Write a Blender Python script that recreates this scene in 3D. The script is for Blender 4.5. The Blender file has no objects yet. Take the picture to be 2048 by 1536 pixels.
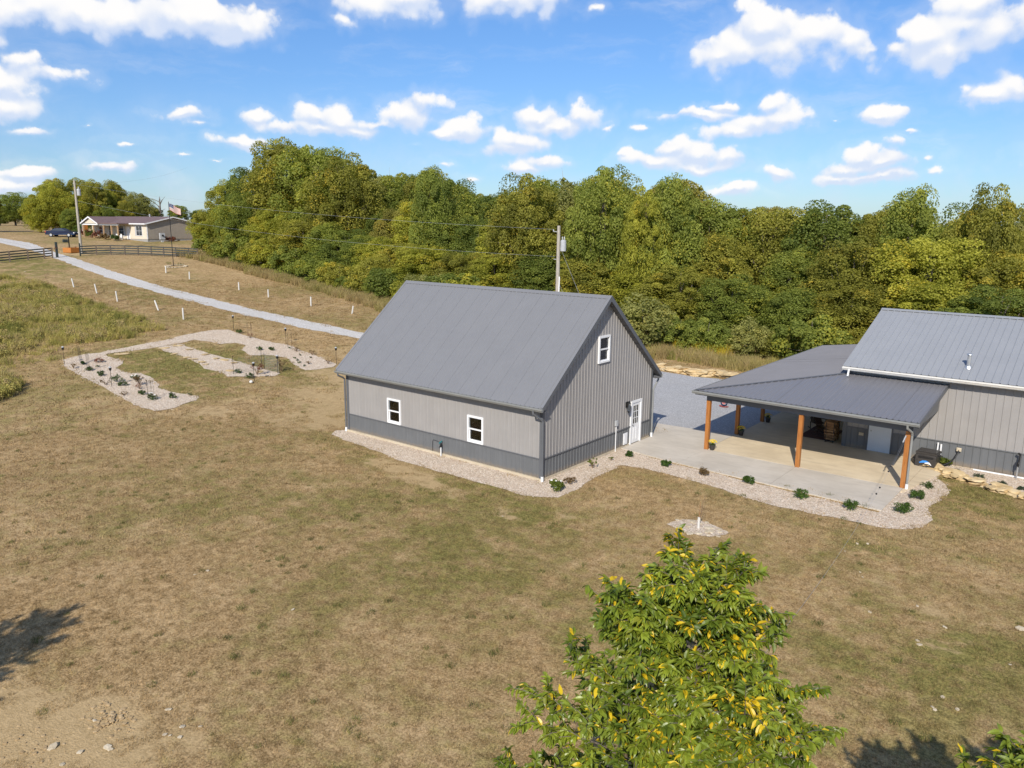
import bpy, bmesh, math, random
import numpy as np
from mathutils import Vector, Matrix, Quaternion, noise as mnoise
from mathutils.geometry import delaunay_2d_cdt
random.seed(11)
rng = np.random.default_rng(11)
SC = bpy.context.scene
COL = SC.collection

# ------------------------------------------------------------------ node helper
def nd(nt, t, ins=None, **props):
    n = nt.nodes.new(t)
    for k, v in props.items():
        setattr(n, k, v)
    if ins:
        for k, v in ins.items():
            s = n.inputs[k]
            if isinstance(v, bpy.types.NodeSocket):
                nt.links.new(v, s)
            else:
                s.default_value = v
    return n

def mth(nt, op, a, b=0.0, c=None, clamp=False):
    ins = {0: a, 1: b}
    if c is not None:
        ins[2] = c
    return nd(nt, 'ShaderNodeMath', ins, operation=op, use_clamp=clamp).outputs[0]

def mix(nt, fac, a, b, blend='MIX'):
    n = nd(nt, 'ShaderNodeMix', None, data_type='RGBA', blend_type=blend)
    for i, v in ((0, fac), (6, a), (7, b)):
        if isinstance(v, bpy.types.NodeSocket):
            nt.links.new(v, n.inputs[i])
        else:
            n.inputs[i].default_value = (*v, 1) if i > 0 and len(v) == 3 else v
    return n.outputs[2]

def sstep(nt, x, lo, hi):
    n = nd(nt, 'ShaderNodeMapRange', {0: x, 1: lo, 2: hi}, interpolation_type='SMOOTHSTEP')
    return n.outputs[0]

# ------------------------------------------------------------------ camera
cam = bpy.data.cameras.new('camera'); co = bpy.data.objects.new('camera', cam); COL.objects.link(co)
CAMP = Vector((18.4592, -25.1816, 10.5153)); YAW, PITCH, ROLL, FPX = -0.6732, 0.2017, 0.0101, 1567.48
cam.sensor_width = 36.0; cam.lens = FPX / 2048 * 36.0; cam.clip_start = 0.1; cam.clip_end = 3000
_f = Vector((math.sin(YAW)*math.cos(PITCH), math.cos(YAW)*math.cos(PITCH), -math.sin(PITCH)))
_r = Vector((math.cos(YAW), -math.sin(YAW), 0)); _u = _r.cross(_f)
_c, _s = math.cos(ROLL), math.sin(ROLL)
_r2, _u2 = _c*_r + _s*_u, -_s*_r + _c*_u
co.matrix_world = Matrix(((_r2.x, _u2.x, -_f.x, CAMP.x), (_r2.y, _u2.y, -_f.y, CAMP.y), (_r2.z, _u2.z, -_f.z, CAMP.z), (0, 0, 0, 1)))
SC.camera = co

# ------------------------------------------------------------------ sun, sky, exposure
SUND = Vector((-1.6, 3.72, -2.88)).normalized()
sl = bpy.data.lights.new('sun', 'SUN'); sl.energy = 4.8; sl.angle = math.radians(0.53); sl.color = (1.0, 0.93, 0.82)
so = bpy.data.objects.new('sun', sl); COL.objects.link(so)
so.rotation_euler = SUND.to_track_quat('-Z', 'Y').to_euler(); so.location = (0, -40, 60)
SC.view_settings.view_transform = 'Standard'; SC.view_settings.look = 'None'
SC.view_settings.exposure = 0.08; SC.view_settings.gamma = 1.0; SC.view_settings.use_curve_mapping = False
SC.render.engine = 'CYCLES'
SC.cycles.max_bounces = 6; SC.cycles.diffuse_bounces = 3; SC.cycles.glossy_bounces = 3
SC.cycles.transmission_bounces = 4; SC.cycles.transparent_max_bounces = 8
SC.cycles.caustics_reflective = False; SC.cycles.caustics_refractive = False
SC.cycles.sample_clamp_indirect = 6.0
SC.cycles.use_denoising = True

CLOUDS= [(-1.2052, 0.2087, 0.0499, 0.0206), (-1.1555, 0.2125, 0.0527, 0.0211), (-1.108, 0.2141, 0.0475, 0.0192), (-1.063, 0.2201, 0.0519, 0.0204), (-1.022, 0.219, 0.0373, 0.0178), (-0.9958, 0.2146, 0.0298, 0.0161), (-0.9773, 0.21, 0.0153, 0.0102), (-1.2573, 0.195, 0.047, 0.0268), (-1.2017, 0.1564, 0.0205, 0.0115), (-1.1798, 0.1498, 0.0257, 0.0083), (-1.2213, 0.1368, 0.0269, 0.0135), (-1.2255, 0.1171, 0.0246, 0.0136), (-1.1999, 0.129, 0.0137, 0.0069), (-1.2566, 0.1263, 0.0301, 0.0213), (-1.208, 0.0923, 0.0174, 0.0045), (-1.1541, 0.0983, 0.0087, 0.0036), (-0.8386, 0.2451, 0.0494, 0.0152), (-0.8735, 0.2294, 0.0201, 0.0082), (-0.7979, 0.2535, 0.0351, 0.0127), (-0.6861, 0.2538, 0.0473, 0.0153), (-0.6388, 0.2566, 0.0295, 0.0143), (-0.5736, 0.2433, 0.0117, 0.0082), (-0.3847, 0.2213, 0.0298, 0.0192), (-0.4051, 0.1992, 0.0412, 0.0217), (-0.3664, 0.1948, 0.0481, 0.0246), (-0.3301, 0.208, 0.0339, 0.0211), (-0.2981, 0.1984, 0.023, 0.0175), (-0.2766, 0.187, 0.0252, 0.013), (-0.4326, 0.1924, 0.0197, 0.0116), (-0.2468, 0.1874, 0.0221, 0.0119), (-0.2187, 0.1974, 0.0308, 0.0184), (-0.1936, 0.1832, 0.0459, 0.0184), (-0.178, 0.2079, 0.0338, 0.0243), (-0.15, 0.1981, 0.0307, 0.0278), (-0.1248, 0.2046, 0.0297, 0.0273), (-0.171, 0.2257, 0.0312, 0.0184), (-0.1755, 0.1453, 0.0148, 0.0133), (-0.1539, 0.1365, 0.0269, 0.0088), (-0.1257, 0.1418, 0.0217, 0.0135), (-0.1, 0.1422, 0.021, 0.0142), (-0.7818, 0.1413, 0.0216, 0.0123), (-0.8059, 0.1277, 0.036, 0.0146), (-0.8359, 0.1172, 0.0418, 0.0124), (-0.8772, 0.116, 0.0353, 0.0112), (-0.9061, 0.1205, 0.0261, 0.0111), (-0.9466, 0.1072, 0.0314, 0.0072), (-0.9036, 0.1094, 0.035, 0.0067), (-0.8598, 0.1092, 0.0476, 0.0079), (-0.7337, 0.1121, 0.0244, 0.0115), (-0.755, 0.1077, 0.0243, 0.0075), (-0.977, 0.1159, 0.0212, 0.0077), (-0.9978, 0.0874, 0.0289, 0.0078), (-0.7915, 0.0925, 0.0145, 0.0069), (-0.6455, 0.1303, 0.0255, 0.0102), (-0.618, 0.1207, 0.0454, 0.0126), (-0.5909, 0.1282, 0.0229, 0.0125), (-0.6695, 0.0984, 0.0355, 0.0128), (-0.6786, 0.0913, 0.0307, 0.0082), (-0.5603, 0.115, 0.012, 0.0046), (-0.5153, 0.113, 0.0142, 0.0046), (-0.3673, 0.134, 0.0208, 0.0108), (-0.3553, 0.1212, 0.0326, 0.013), (-0.3825, 0.1153, 0.0359, 0.0132), (-0.4102, 0.1076, 0.0338, 0.0084), (-0.4233, 0.1356, 0.017, 0.0055), (-0.4515, 0.1279, 0.0401, 0.0056), (-0.331, 0.122, 0.0134, 0.0075), (-0.3012, 0.1167, 0.0095, 0.0037), (-0.4491, 0.0855, 0.0433, 0.0137), (-0.4817, 0.0916, 0.0206, 0.0092), (-0.4198, 0.0795, 0.0274, 0.0125), (-0.5018, 0.0772, 0.0326, 0.0104), (-0.4481, 0.0683, 0.0348, 0.0075), (-0.538, 0.082, 0.0108, 0.0047), (-0.2527, 0.1217, 0.0225, 0.0084), (-0.265, 0.117, 0.0153, 0.0047), (-0.2373, 0.0922, 0.0125, 0.0095), (-0.2639, 0.0786, 0.0195, 0.0097), (-0.3, 0.0722, 0.0148, 0.0088), (-0.281, 0.0664, 0.0311, 0.0088), (-0.2479, 0.0712, 0.0227, 0.0107), (-0.2908, 0.0572, 0.0288, 0.0066), (-0.254, 0.0551, 0.0304, 0.006), (-0.2058, 0.0739, 0.0097, 0.0074), (-0.1968, 0.0579, 0.0135, 0.0058), (-0.3591, 0.0619, 0.0194, 0.0073), (-0.226, 0.1039, 0.0069, 0.0031), (-0.1143, 0.0652, 0.0079, 0.013), (-1.0575, 0.1187, 0.0222, 0.0069), (-1.045, 0.1087, 0.0149, 0.0054), (-1.1334, 0.0554, 0.0175, 0.0059), (-1.1163, 0.0827, 0.0151, 0.0037), (-1.0632, 0.0738, 0.0132, 0.0033), (-1.0292, 0.0652, 0.012, 0.0022), (-0.6354, 0.0758, 0.0276, 0.0082), (-0.6599, 0.068, 0.0246, 0.0083), (-0.7613, 0.0726, 0.0135, 0.0082), (-0.7307, 0.0553, 0.0123, 0.0059), (-0.4059, 0.0421, 0.02, 0.0069), (-0.4588, 0.0491, 0.0147, 0.007), (-0.9913, 0.0558, 0.0112, 0.0045), (-1.2194, 0.0453, 0.0206, 0.0072), (-1.2316, 0.0347, 0.0272, 0.0082)]

def make_world():
    w = bpy.data.worlds.new('World'); SC.world = w; w.use_nodes = True
    nt = w.node_tree; nt.nodes.clear()
    STR = 0.12
    sky = nd(nt, 'ShaderNodeTexSky', None, sky_type='NISHITA', sun_disc=False, sun_elevation=math.asin(-SUND.z),
             sun_rotation=math.atan2(-SUND.x, -SUND.y), altitude=200.0, air_density=1.0, dust_density=0.35, ozone_density=2.2)
    tc = nd(nt, 'ShaderNodeTexCoord'); d = tc.outputs['Generated']
    sp = nd(nt, 'ShaderNodeSeparateXYZ', {0: d})
    az = mth(nt, 'ARCTAN2', sp.outputs[0], sp.outputs[1]); el = mth(nt, 'ARCSINE', sp.outputs[2])
    nz = nd(nt, 'ShaderNodeTexNoise', {'Vector': d, 'Scale': 16.0, 'Detail': 7.0, 'Roughness': 0.58})
    nzb = nd(nt, 'ShaderNodeTexNoise', {'Vector': d, 'Scale': 5.0, 'Detail': 4.0, 'Roughness': 0.55})
    nzf = nd(nt, 'ShaderNodeTexNoise', {'Vector': d, 'Scale': 26.0, 'Detail': 8.0, 'Roughness': 0.62}).outputs[0]
    off = nd(nt, 'ShaderNodeVectorMath', {0: nz.outputs['Color'], 1: (.5, .5, .5)}, operation='SUBTRACT').outputs[0]
    offs = nd(nt, 'ShaderNodeVectorMath', {0: off, 1: (.055, .032, 0)}, operation='MULTIPLY').outputs[0]
    p = nd(nt, 'ShaderNodeCombineXYZ', {0: az, 1: el, 2: 0.0}).outputs[0]
    p = nd(nt, 'ShaderNodeVectorMath', {0: p, 1: offs}, operation='ADD').outputs[0]
    acc = None; low = None
    for (a, e, rx, ry) in CLOUDS:
        rx *= 1.36; ry *= 1.34
        def dist(e2):
            q = nd(nt, 'ShaderNodeVectorMath', {0: p, 1: (1/rx, 1/ry, 0), 2: (-a/rx, -e2/ry, 0)}, operation='MULTIPLY_ADD').outputs[0]
            l = nd(nt, 'ShaderNodeVectorMath', {0: q}, operation='LENGTH').outputs['Value']
            return mth(nt, 'ADD', l, .5) if rx < .023 else l
        l = dist(e); b = dist(e - .45*ry)
        acc = l if acc is None else mth(nt, 'SMOOTH_MIN', acc, l, 0.4)
        low = b if low is None else mth(nt, 'SMOOTH_MIN', low, b, 0.4)
    # away from the listed clouds the same fair-weather cumulus goes on
    oaz = sstep(nt, mth(nt, 'ABSOLUTE', mth(nt, 'ADD', az, 0.673)), 0.70, 0.95)
    oel = sstep(nt, el, 0.36, 0.5)
    outm = mth(nt, 'MULTIPLY', mth(nt, 'MAXIMUM', oaz, oel), sstep(nt, el, -0.02, 0.06))
    gen = sstep(nt, nzb.outputs[0], 0.54, 0.68)
    gen = mth(nt, 'MULTIPLY', gen, outm)
    rise = mth(nt, 'SUBTRACT', low, acc)              # + towards the sunlit tops, - towards the flat bases
    pv = nd(nt, 'ShaderNodeVectorMath', {0: d, 1: nd(nt, 'ShaderNodeVectorMath', {0: off, 1: (.03, .03, .03)}, operation='MULTIPLY').outputs[0]}, operation='ADD').outputs[0]
    vor = nd(nt, 'ShaderNodeTexVoronoi', {'Vector': pv, 'Scale': 34.0, 'Smoothness': .6}, feature='SMOOTH_F1').outputs['Distance']
    vor2 = nd(nt, 'ShaderNodeTexVoronoi', {'Vector': pv, 'Scale': 85.0, 'Smoothness': .6}, feature='SMOOTH_F1').outputs['Distance']
    puff = mth(nt, 'ADD', mth(nt, 'MULTIPLY', mth(nt, 'SUBTRACT', vor, .42), .95), mth(nt, 'MULTIPLY', mth(nt, 'SUBTRACT', vor2, .42), .40))
    dens = mth(nt, 'ADD', acc, mth(nt, 'ADD', mth(nt, 'MULTIPLY', mth(nt, 'SUBTRACT', nzb.outputs[0], 0.5), 0.9), mth(nt, 'ADD', mth(nt, 'MULTIPLY', mth(nt, 'SUBTRACT', nzf, 0.5), 1.1), puff)))
    crisp = sstep(nt, dens, 1.10, 0.66); soft = mth(nt, 'MULTIPLY', sstep(nt, dens, 1.22, 0.42), .92)
    mask = nd(nt, 'ShaderNodeMix', {0: sstep(nt, rise, -.05, .34), 2: soft, 3: crisp}, data_type='FLOAT').outputs[0]
    mask = mth(nt, 'MAXIMUM', mask, mth(nt, 'MULTIPLY', sstep(nt, dens, 1.7, 0.9), .16))
    mask = mth(nt, 'MAXIMUM', mask, mth(nt, 'MULTIPLY', gen, 0.9))
    # thin veil that whitens towards the horizon
    veil = mth(nt, 'MULTIPLY', sstep(nt, nz.outputs[0], 0.35, 0.75), mth(nt, 'MULTIPLY', sstep(nt, el, 0.17, 0.0), 0.42))
    wisp = nd(nt, 'ShaderNodeTexNoise', {'Vector': nd(nt, 'ShaderNodeVectorMath', {0: p, 1: (3.5, 16, 1)}, operation='MULTIPLY').outputs[0], 'Scale': 1.6, 'Detail': 5.0, 'Roughness': .6}).outputs[0]
    veil = mth(nt, 'MAXIMUM', veil, mth(nt, 'MULTIPLY', sstep(nt, wisp, 0.48, 0.78), 0.34))
    mask = mth(nt, 'MAXIMUM', mask, veil)
    core = sstep(nt, dens, 1.0, 0.2)
    sh = mth(nt, 'ADD', mth(nt, 'ADD', mth(nt, 'MULTIPLY', nz.outputs[0], .3), mth(nt, 'MULTIPLY', rise, .75)), mth(nt, 'ADD', mth(nt, 'MULTIPLY', puff, -.5), .18))
    ccol = mix(nt, sstep(nt, sh, 0.10, 0.62), (0.66/STR, 0.74/STR, 0.90/STR), (0.95/STR, 0.94/STR, 0.935/STR))
    tint = mix(nt, 1.0, sky.outputs[0], mix(nt, sstep(nt, el, 0.0, 0.30), (0.53, 0.69, 0.93), (0.57, 0.81, 1.10)), 'MULTIPLY')
    col = mix(nt, mask, tint, ccol)
    bg = nd(nt, 'ShaderNodeBackground', {0: col, 1: STR})
    o = nd(nt, 'ShaderNodeOutputWorld', {0: bg.outputs[0]})
    w.cycles.sampling_method = 'MANUAL'; w.cycles.sample_map_resolution = 512
make_world()

# ------------------------------------------------------------------ terrain
import bisect
TS=[-1e4,14,28,41,66,90,113,140,300,1e4]
TZ=[0,0,.55,1.7,3.1,5.4,7.1,8.1,8.9,8.9]
def _sl():
    n=len(TS); h=[TS[i+1]-TS[i] for i in range(n-1)]; d=[(TZ[i+1]-TZ[i])/h[i] for i in range(n-1)]
    m=[0]*n
    for i in range(1,n-1):
        m[i]=0 if d[i-1]*d[i]<=0 else 2*d[i-1]*d[i]/(d[i-1]+d[i])
    return h,d,m
TGH,TGD,TGM=_sl()
def terrain(x,y):
    s=-.906*x+.424*y
    i=min(max(bisect.bisect_right(TS,s)-1,0),len(TS)-2)
    t=(s-TS[i])/TGH[i]
    h00=(1+2*t)*(1-t)**2;h10=t*(1-t)**2;h01=t*t*(3-2*t);h11=t*t*(t-1)
    return h00*TZ[i]+h10*TGH[i]*TGM[i]+h01*TZ[i+1]+h11*TGH[i]*TGM[i+1]

# ------------------------------------------------------------------ objects and meshes
def tag(o, label=None, cat=None, group=None, kind=None):
    if label: o['label'] = label
    if cat: o['category'] = cat
    if group: o['group'] = group
    if kind: o['kind'] = kind
    return o

def thing(name, loc, label, cat, group=None, rz=0.0):
    o = bpy.data.objects.new(name, None); COL.objects.link(o)
    o.location = loc; o.rotation_euler = (0, 0, rz); o.empty_display_size = .3
    return tag(o, label, cat, group)

def link(name, me, parent=None, loc=(0, 0, 0), rot=(0, 0, 0), scale=(1, 1, 1)):
    o = bpy.data.objects.new(name, me); COL.objects.link(o)
    o.location = loc; o.rotation_euler = rot; o.scale = scale
    if parent: o.parent = parent
    return o

def copy_tree(o, parent=None):
    c = o.copy(); COL.objects.link(c); c.parent = parent
    for ch in [x for x in KIDS.get(o.name, [])]:
        k = copy_tree(ch, c)
        KIDS.setdefault(c.name, []).append(k)
    return c
KIDS = {}

class MB:
    def __init__(s, off=(0, 0, 0)):
        s.v = []; s.f = []; s.m = []; s.off = Vector(off)
    def add(s, vs, fs, mi=0):
        b = len(s.v); s.v.extend([tuple(Vector(p) - s.off) for p in vs])
        s.f.extend([tuple(b + i for i in f) for f in fs]); s.m.extend([mi] * len(fs)); return s
    def box(s, x0, x1, y0, y1, z0, z1, mi=0):
        vs = [(x, y, z) for z in (z0, z1) for y in (y0, y1) for x in (x0, x1)]
        return s.add(vs, [(0, 2, 3, 1), (4, 5, 7, 6), (0, 1, 5, 4), (2, 6, 7, 3), (0, 4, 6, 2), (1, 3, 7, 5)], mi)
    def obox(s, c, a, b, d, mi=0):
        c, a, b, d = map(Vector, (c, a, b, d))
        vs = [c + i*a + j*b + k*d for k in (-1, 1) for j in (-1, 1) for i in (-1, 1)]
        return s.add(vs, [(0, 2, 3, 1), (4, 5, 7, 6), (0, 1, 5, 4), (2, 6, 7, 3), (0, 4, 6, 2), (1, 3, 7, 5)], mi)
    def beam(s, p0, p1, w, h, up=(0, 0, 1), mi=0):
        p0, p1 = Vector(p0), Vector(p1); d = (p1 - p0); L = d.length; d.normalize()
        up = Vector(up)
        if abs(d.dot(up)) > .98: up = Vector((0, 1, 0))
        sd = d.cross(up).normalized(); u2 = sd.cross(d)
        return s.obox((p0 + p1)/2, d*L/2, sd*w/2, u2*h/2, mi)
    def tube(s, path, r, n=8, mi=0, cap=True):
        path = [Vector(p) for p in path]; N = len(path)
        rs = r if isinstance(r, (list, tuple)) else [r]*N
        vs = []; ref = None
        for i, p in enumerate(path):
            d = (path[min(i+1, N-1)] - path[max(i-1, 0)]).normalized()
            if ref is None:
                ref = d.orthogonal().normalized()
            ref = (ref - d*ref.dot(d))
            if ref.length < 1e-4: ref = d.orthogonal()
            ref.normalize(); b = d.cross(ref)
            for k in range(n):
                a = 2*math.pi*k/n
                vs.append(p + (ref*math.cos(a) + b*math.sin(a))*rs[i])
        fs = [(i*n+k, i*n+(k+1) % n, (i+1)*n+(k+1) % n, (i+1)*n+k) for i in range(N-1) for k in range(n)]
        if cap:
            fs.append(tuple(range(n-1, -1, -1))); fs.append(tuple((N-1)*n+k for k in range(n)))
        return s.add(vs, fs, mi)
    def cyl(s, p0, p1, r0, r1=None, n=10, mi=0):
        return s.tube([p0, p1], [r0, r0 if r1 is None else r1], n, mi)
    def lathe(s, c, prof, n=12, mi=0):
        c = Vector(c); vs = []
        for r, z in prof:
            for k in range(n):
                a = 2*math.pi*k/n; vs.append(c + Vector((r*math.cos(a), r*math.sin(a), z)))
        fs = [(i*n+k, i*n+(k+1) % n, (i+1)*n+(k+1) % n, (i+1)*n+k) for i in range(len(prof)-1) for k in range(n)]
        fs.append(tuple(range(n-1, -1, -1))); fs.append(tuple((len(prof)-1)*n+k for k in range(n)))
        return s.add(vs, fs, mi)
    def prism(s, pts, ax, mi=0):
        """closed polygon pts (3D) swept by vector ax"""
        pts = [Vector(p) for p in pts]; ax = Vector(ax); n = len(pts)
        vs = pts + [p + ax for p in pts]
        fs = [tuple(range(n-1, -1, -1)), tuple(range(n, 2*n))] + [(i, (i+1) % n, n+(i+1) % n, n+i) for i in range(n)]
        return s.add(vs, fs, mi)
    def mesh(s, name, mats):
        me = bpy.data.meshes.new(name); me.from_pydata(s.v, [], s.f)
        for m in (mats if isinstance(mats, (list, tuple)) else [mats]): me.materials.append(m)
        if any(s.m): me.polygons.foreach_set('material_index', s.m)
        me.update(); return me
    def build(s, name, mats, parent=None, smooth=False, **kw):
        me = s.mesh(name, mats)
        if smooth: me.polygons.foreach_set('use_smooth', [True]*len(me.polygons))
        o = link(name, me, parent, **kw)
        if parent: KIDS.setdefault(parent.name, []).append(o)
        return o

# ------------------------------------------------------------------ materials
def newmat(name):
    m = bpy.data.materials.new(name); m.use_nodes = True; m.node_tree.nodes.clear(); return m, m.node_tree

def finish(nt, bsdf):
    nd(nt, 'ShaderNodeOutputMaterial', {0: bsdf})

def bsdf(nt, color, rough=.6, metal=0.0, normal=None, spec=.4, **extra):
    ins = {'Base Color': color if isinstance(color, bpy.types.NodeSocket) else (*color, 1), 'Roughness': rough, 'Metallic': metal, 'Specular IOR Level': spec}
    if normal is not None: ins['Normal'] = normal
    ins.update(extra)
    return nd(nt, 'ShaderNodeBsdfPrincipled', ins).outputs[0]

def wpos(nt): return nd(nt, 'ShaderNodeNewGeometry').outputs['Position']
def opos(nt): return nd(nt, 'ShaderNodeTexCoord').outputs['Object']
def tnoise(nt, vec, scale, detail=4.0, rough=.55):
    return nd(nt, 'ShaderNodeTexNoise', {'Vector': vec, 'Scale': scale, 'Detail': detail, 'Roughness': rough}).outputs[0]
def bump(nt, h, strength=.4, dist=.02):
    return nd(nt, 'ShaderNodeBump', {'Height': h, 'Strength': strength, 'Distance': dist}).outputs[0]
def vscale(nt, v, s): return nd(nt, 'ShaderNodeVectorMath', {0: v, 1: s}, operation='MULTIPLY').outputs[0]

def paint(name, color, rough=.45, var=.10, scale=2.5, metal=0.0, streak=True, spec=.4, splash=0.0):
    """painted or bare surface with faint weathering"""
    m, nt = newmat(name); p = wpos(nt)
    a = tnoise(nt, p, scale, 5.0, .6)
    b = tnoise(nt, vscale(nt, p, (3.0, 3.0, .25)) if streak else p, scale*2.2, 4.0)
    f = mth(nt, 'ADD', mth(nt, 'MULTIPLY', a, .6), mth(nt, 'MULTIPLY', b, .4))
    lo = tuple(c*(1-var) for c in color); hi = tuple(min(1, c*(1+var)) for c in color)
    col = mix(nt, sstep(nt, f, .32, .68), lo, hi)
    if splash:                                       # mud thrown up by rain along the foot of the wall
        z = nd(nt, 'ShaderNodeSeparateXYZ', {0: p}).outputs[2]
        edge = mth(nt, 'ADD', z, mth(nt, 'MULTIPLY', tnoise(nt, p, 5.0, 6.0, .7), -.45))
        col = mix(nt, mth(nt, 'MULTIPLY', sstep(nt, edge, .12, -.16), splash), col, (.27, .20, .125))
    finish(nt, bsdf(nt, col, mth(nt, 'ADD', rough-.08, mth(nt, 'MULTIPLY', a, .16)), metal, None, spec)); return m

def wood(name, c0, c1, rough=.55, axis=(14, 14, 1.2)):
    m, nt = newmat(name); p = opos(nt)
    n = tnoise(nt, vscale(nt, p, axis), 2.0, 6.0, .65)
    finish(nt, bsdf(nt, mix(nt, sstep(nt, n, .3, .7), c0, c1), rough, 0, bump(nt, n, .3, .01))); return m

def lawn_color(nt, p):
    """dry mown grass: broad tan and green drifts, faint mowing passes, blade-scale grain"""
    big = tnoise(nt, p, .075, 4.0, .6); mid = tnoise(nt, p, .42, 4.0, .6); fine = tnoise(nt, p, 15.0, 3.0, .75); spot = tnoise(nt, p, 3.2, 4.0, .7)
    pm = nd(nt, 'ShaderNodeVectorMath', {0: p, 1: (31.7, 12.3, 0)}, operation='ADD').outputs[0]
    mid2 = tnoise(nt, pm, .7, 6.0, .7)
    mow = nd(nt, 'ShaderNodeTexWave', {'Vector': p, 'Scale': .16, 'Distortion': 2.5, 'Detail': 3.0, 'Detail Scale': .6}, wave_type='BANDS', bands_direction='DIAGONAL').outputs['Fac']
    clump = tnoise(nt, p, 1.6, 5.0, .75)
    g0 = mth(nt, 'ADD', mth(nt, 'MULTIPLY', fine, .55), mth(nt, 'ADD', mth(nt, 'MULTIPLY', spot, .32), mth(nt, 'MULTIPLY', clump, .13)))
    dry = mix(nt, sstep(nt, g0, .36, .64), (0.176, 0.116, 0.049), (0.558, 0.387, 0.200))
    pale = mix(nt, sstep(nt, g0, .34, .66), (0.268, 0.184, 0.085), (0.668, 0.479, 0.267))
    dry = mix(nt, mth(nt, 'MULTIPLY', sstep(nt, mid, .46, .68), .8), dry, pale)
    dry = mix(nt, mth(nt, 'MULTIPLY', mow, .16), dry, pale)
    grn = mix(nt, sstep(nt, g0, .36, .66), (.080, .080, .020), (.34, .285, .095))
    g = mth(nt, 'ADD', mth(nt, 'MULTIPLY', big, .60), mth(nt, 'ADD', mth(nt, 'MULTIPLY', mid2, .40), mth(nt, 'MULTIPLY', clump, .42)))
    g = mth(nt, 'MULTIPLY', sstep(nt, g, .66, .83), .74)
    return dry, grn, g, g0, mid2

def ground_mat():
    m, nt = newmat('lawn_ground'); p = wpos(nt)
    dry, grn, g, fine, mid2 = lawn_color(nt, p)
    at = nd(nt, 'ShaderNodeVertexColor', None, layer_name='mask')
    sp = nd(nt, 'ShaderNodeSeparateColor', {0: at.outputs[0]})
    g = mth(nt, 'ADD', g, mth(nt, 'MULTIPLY', sp.outputs[1], sstep(nt, mid2, .35, .55)), clamp=True)
    col = mix(nt, g, dry, grn)
    soil = mix(nt, sstep(nt, fine, .3, .7), (.33, .232, .112), (.55, .40, .215))
    sm = sstep(nt, mth(nt, 'ADD', sp.outputs[0], mth(nt, 'MULTIPLY', mth(nt, 'SUBTRACT', tnoise(nt, p, 1.3, 6.0, .7), .5), 1.5)), .35, .7)
    bare = mth(nt, 'MULTIPLY', sstep(nt, tnoise(nt, nd(nt, 'ShaderNodeVectorMath', {0: p, 1: (7, 3, 0)}, operation='ADD').outputs[0], .9, 5.0, .62), .63, .72), .75)
    col = mix(nt, mth(nt, 'MAXIMUM', sm, bare), col, soil)
    far = nd(nt, 'ShaderNodeVectorMath', {0: p, 1: tuple(CAMP)}, operation='DISTANCE').outputs['Value']
    h = mth(nt, 'ADD', fine, mth(nt, 'MULTIPLY', tnoise(nt, p, 22.0, 3.0), .6))
    finish(nt, bsdf(nt, col, .95, 0, bump(nt, h, .55, .05), .1)); return m

def blade_mat(name, cols=None, transl=.25):
    m, nt = newmat(name)
    rnd = nd(nt, 'ShaderNodeObjectInfo').outputs['Random']
    if cols is None:
        p = wpos(nt); dry, grn, g, fine, mid2 = lawn_color(nt, p)
        col = mix(nt, g, dry, grn)
        col = mix(nt, mth(nt, 'MULTIPLY', rnd, .35), col, (.54, .385, .19))
        r2 = mth(nt, 'FRACT', mth(nt, 'MULTIPLY', rnd, 17.3))
        col = mix(nt, 1.0, col, mix(nt, r2, (.66, .66, .62), (1.18, 1.18, 1.15)), 'MULTIPLY')
    else:
        p = wpos(nt); a = tnoise(nt, p, .16, 5.0, .65); b = tnoise(nt, p, 1.1, 4.0)
        f = mth(nt, 'ADD', mth(nt, 'ADD', mth(nt, 'MULTIPLY', a, .8), mth(nt, 'MULTIPLY', b, .3)), mth(nt, 'MULTIPLY', rnd, .25))
        r = nd(nt, 'ShaderNodeValToRGB', {0: sstep(nt, f, .42, .95)})
        cr = r.color_ramp
        while len(cr.elements) < len(cols): cr.elements.new(.5)
        for i, c in enumerate(cols):
            cr.elements[i].position = i/(len(cols)-1); cr.elements[i].color = (*c, 1)
        col = r.outputs[0]
    d = bsdf(nt, col, .75, 0, None, .2)
    t = nd(nt, 'ShaderNodeBsdfTranslucent', {0: col}).outputs[0]
    finish(nt, nd(nt, 'ShaderNodeMixShader', {0: transl, 1: d, 2: t}).outputs[0]); return m

def foliage_mat(name, lo, hi, accent=None, rough=.6, transl=.5, spec=.22):
    m, nt = newmat(name)
    at = nd(nt, 'ShaderNodeVertexColor', None, layer_name='tint')
    sp = nd(nt, 'ShaderNodeSeparateColor', {0: at.outputs[0]})
    rnd = nd(nt, 'ShaderNodeObjectInfo').outputs['Random']
    f = mth(nt, 'ADD', mth(nt, 'MULTIPLY', sp.outputs[0], .75), mth(nt, 'MULTIPLY', rnd, .3), clamp=True)
    col = mix(nt, f, lo, hi)
    if accent: col = mix(nt, sp.outputs[1], col, accent)
    d = bsdf(nt, col, rough, 0, None, spec)
    t = nd(nt, 'ShaderNodeBsdfTranslucent', {0: mix(nt, 1.0, col, (1.05, 1.15, .55), 'MULTIPLY')}).outputs[0]
    finish(nt, nd(nt, 'ShaderNodeMixShader', {0: transl, 1: d, 2: t}).outputs[0]); return m

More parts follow.
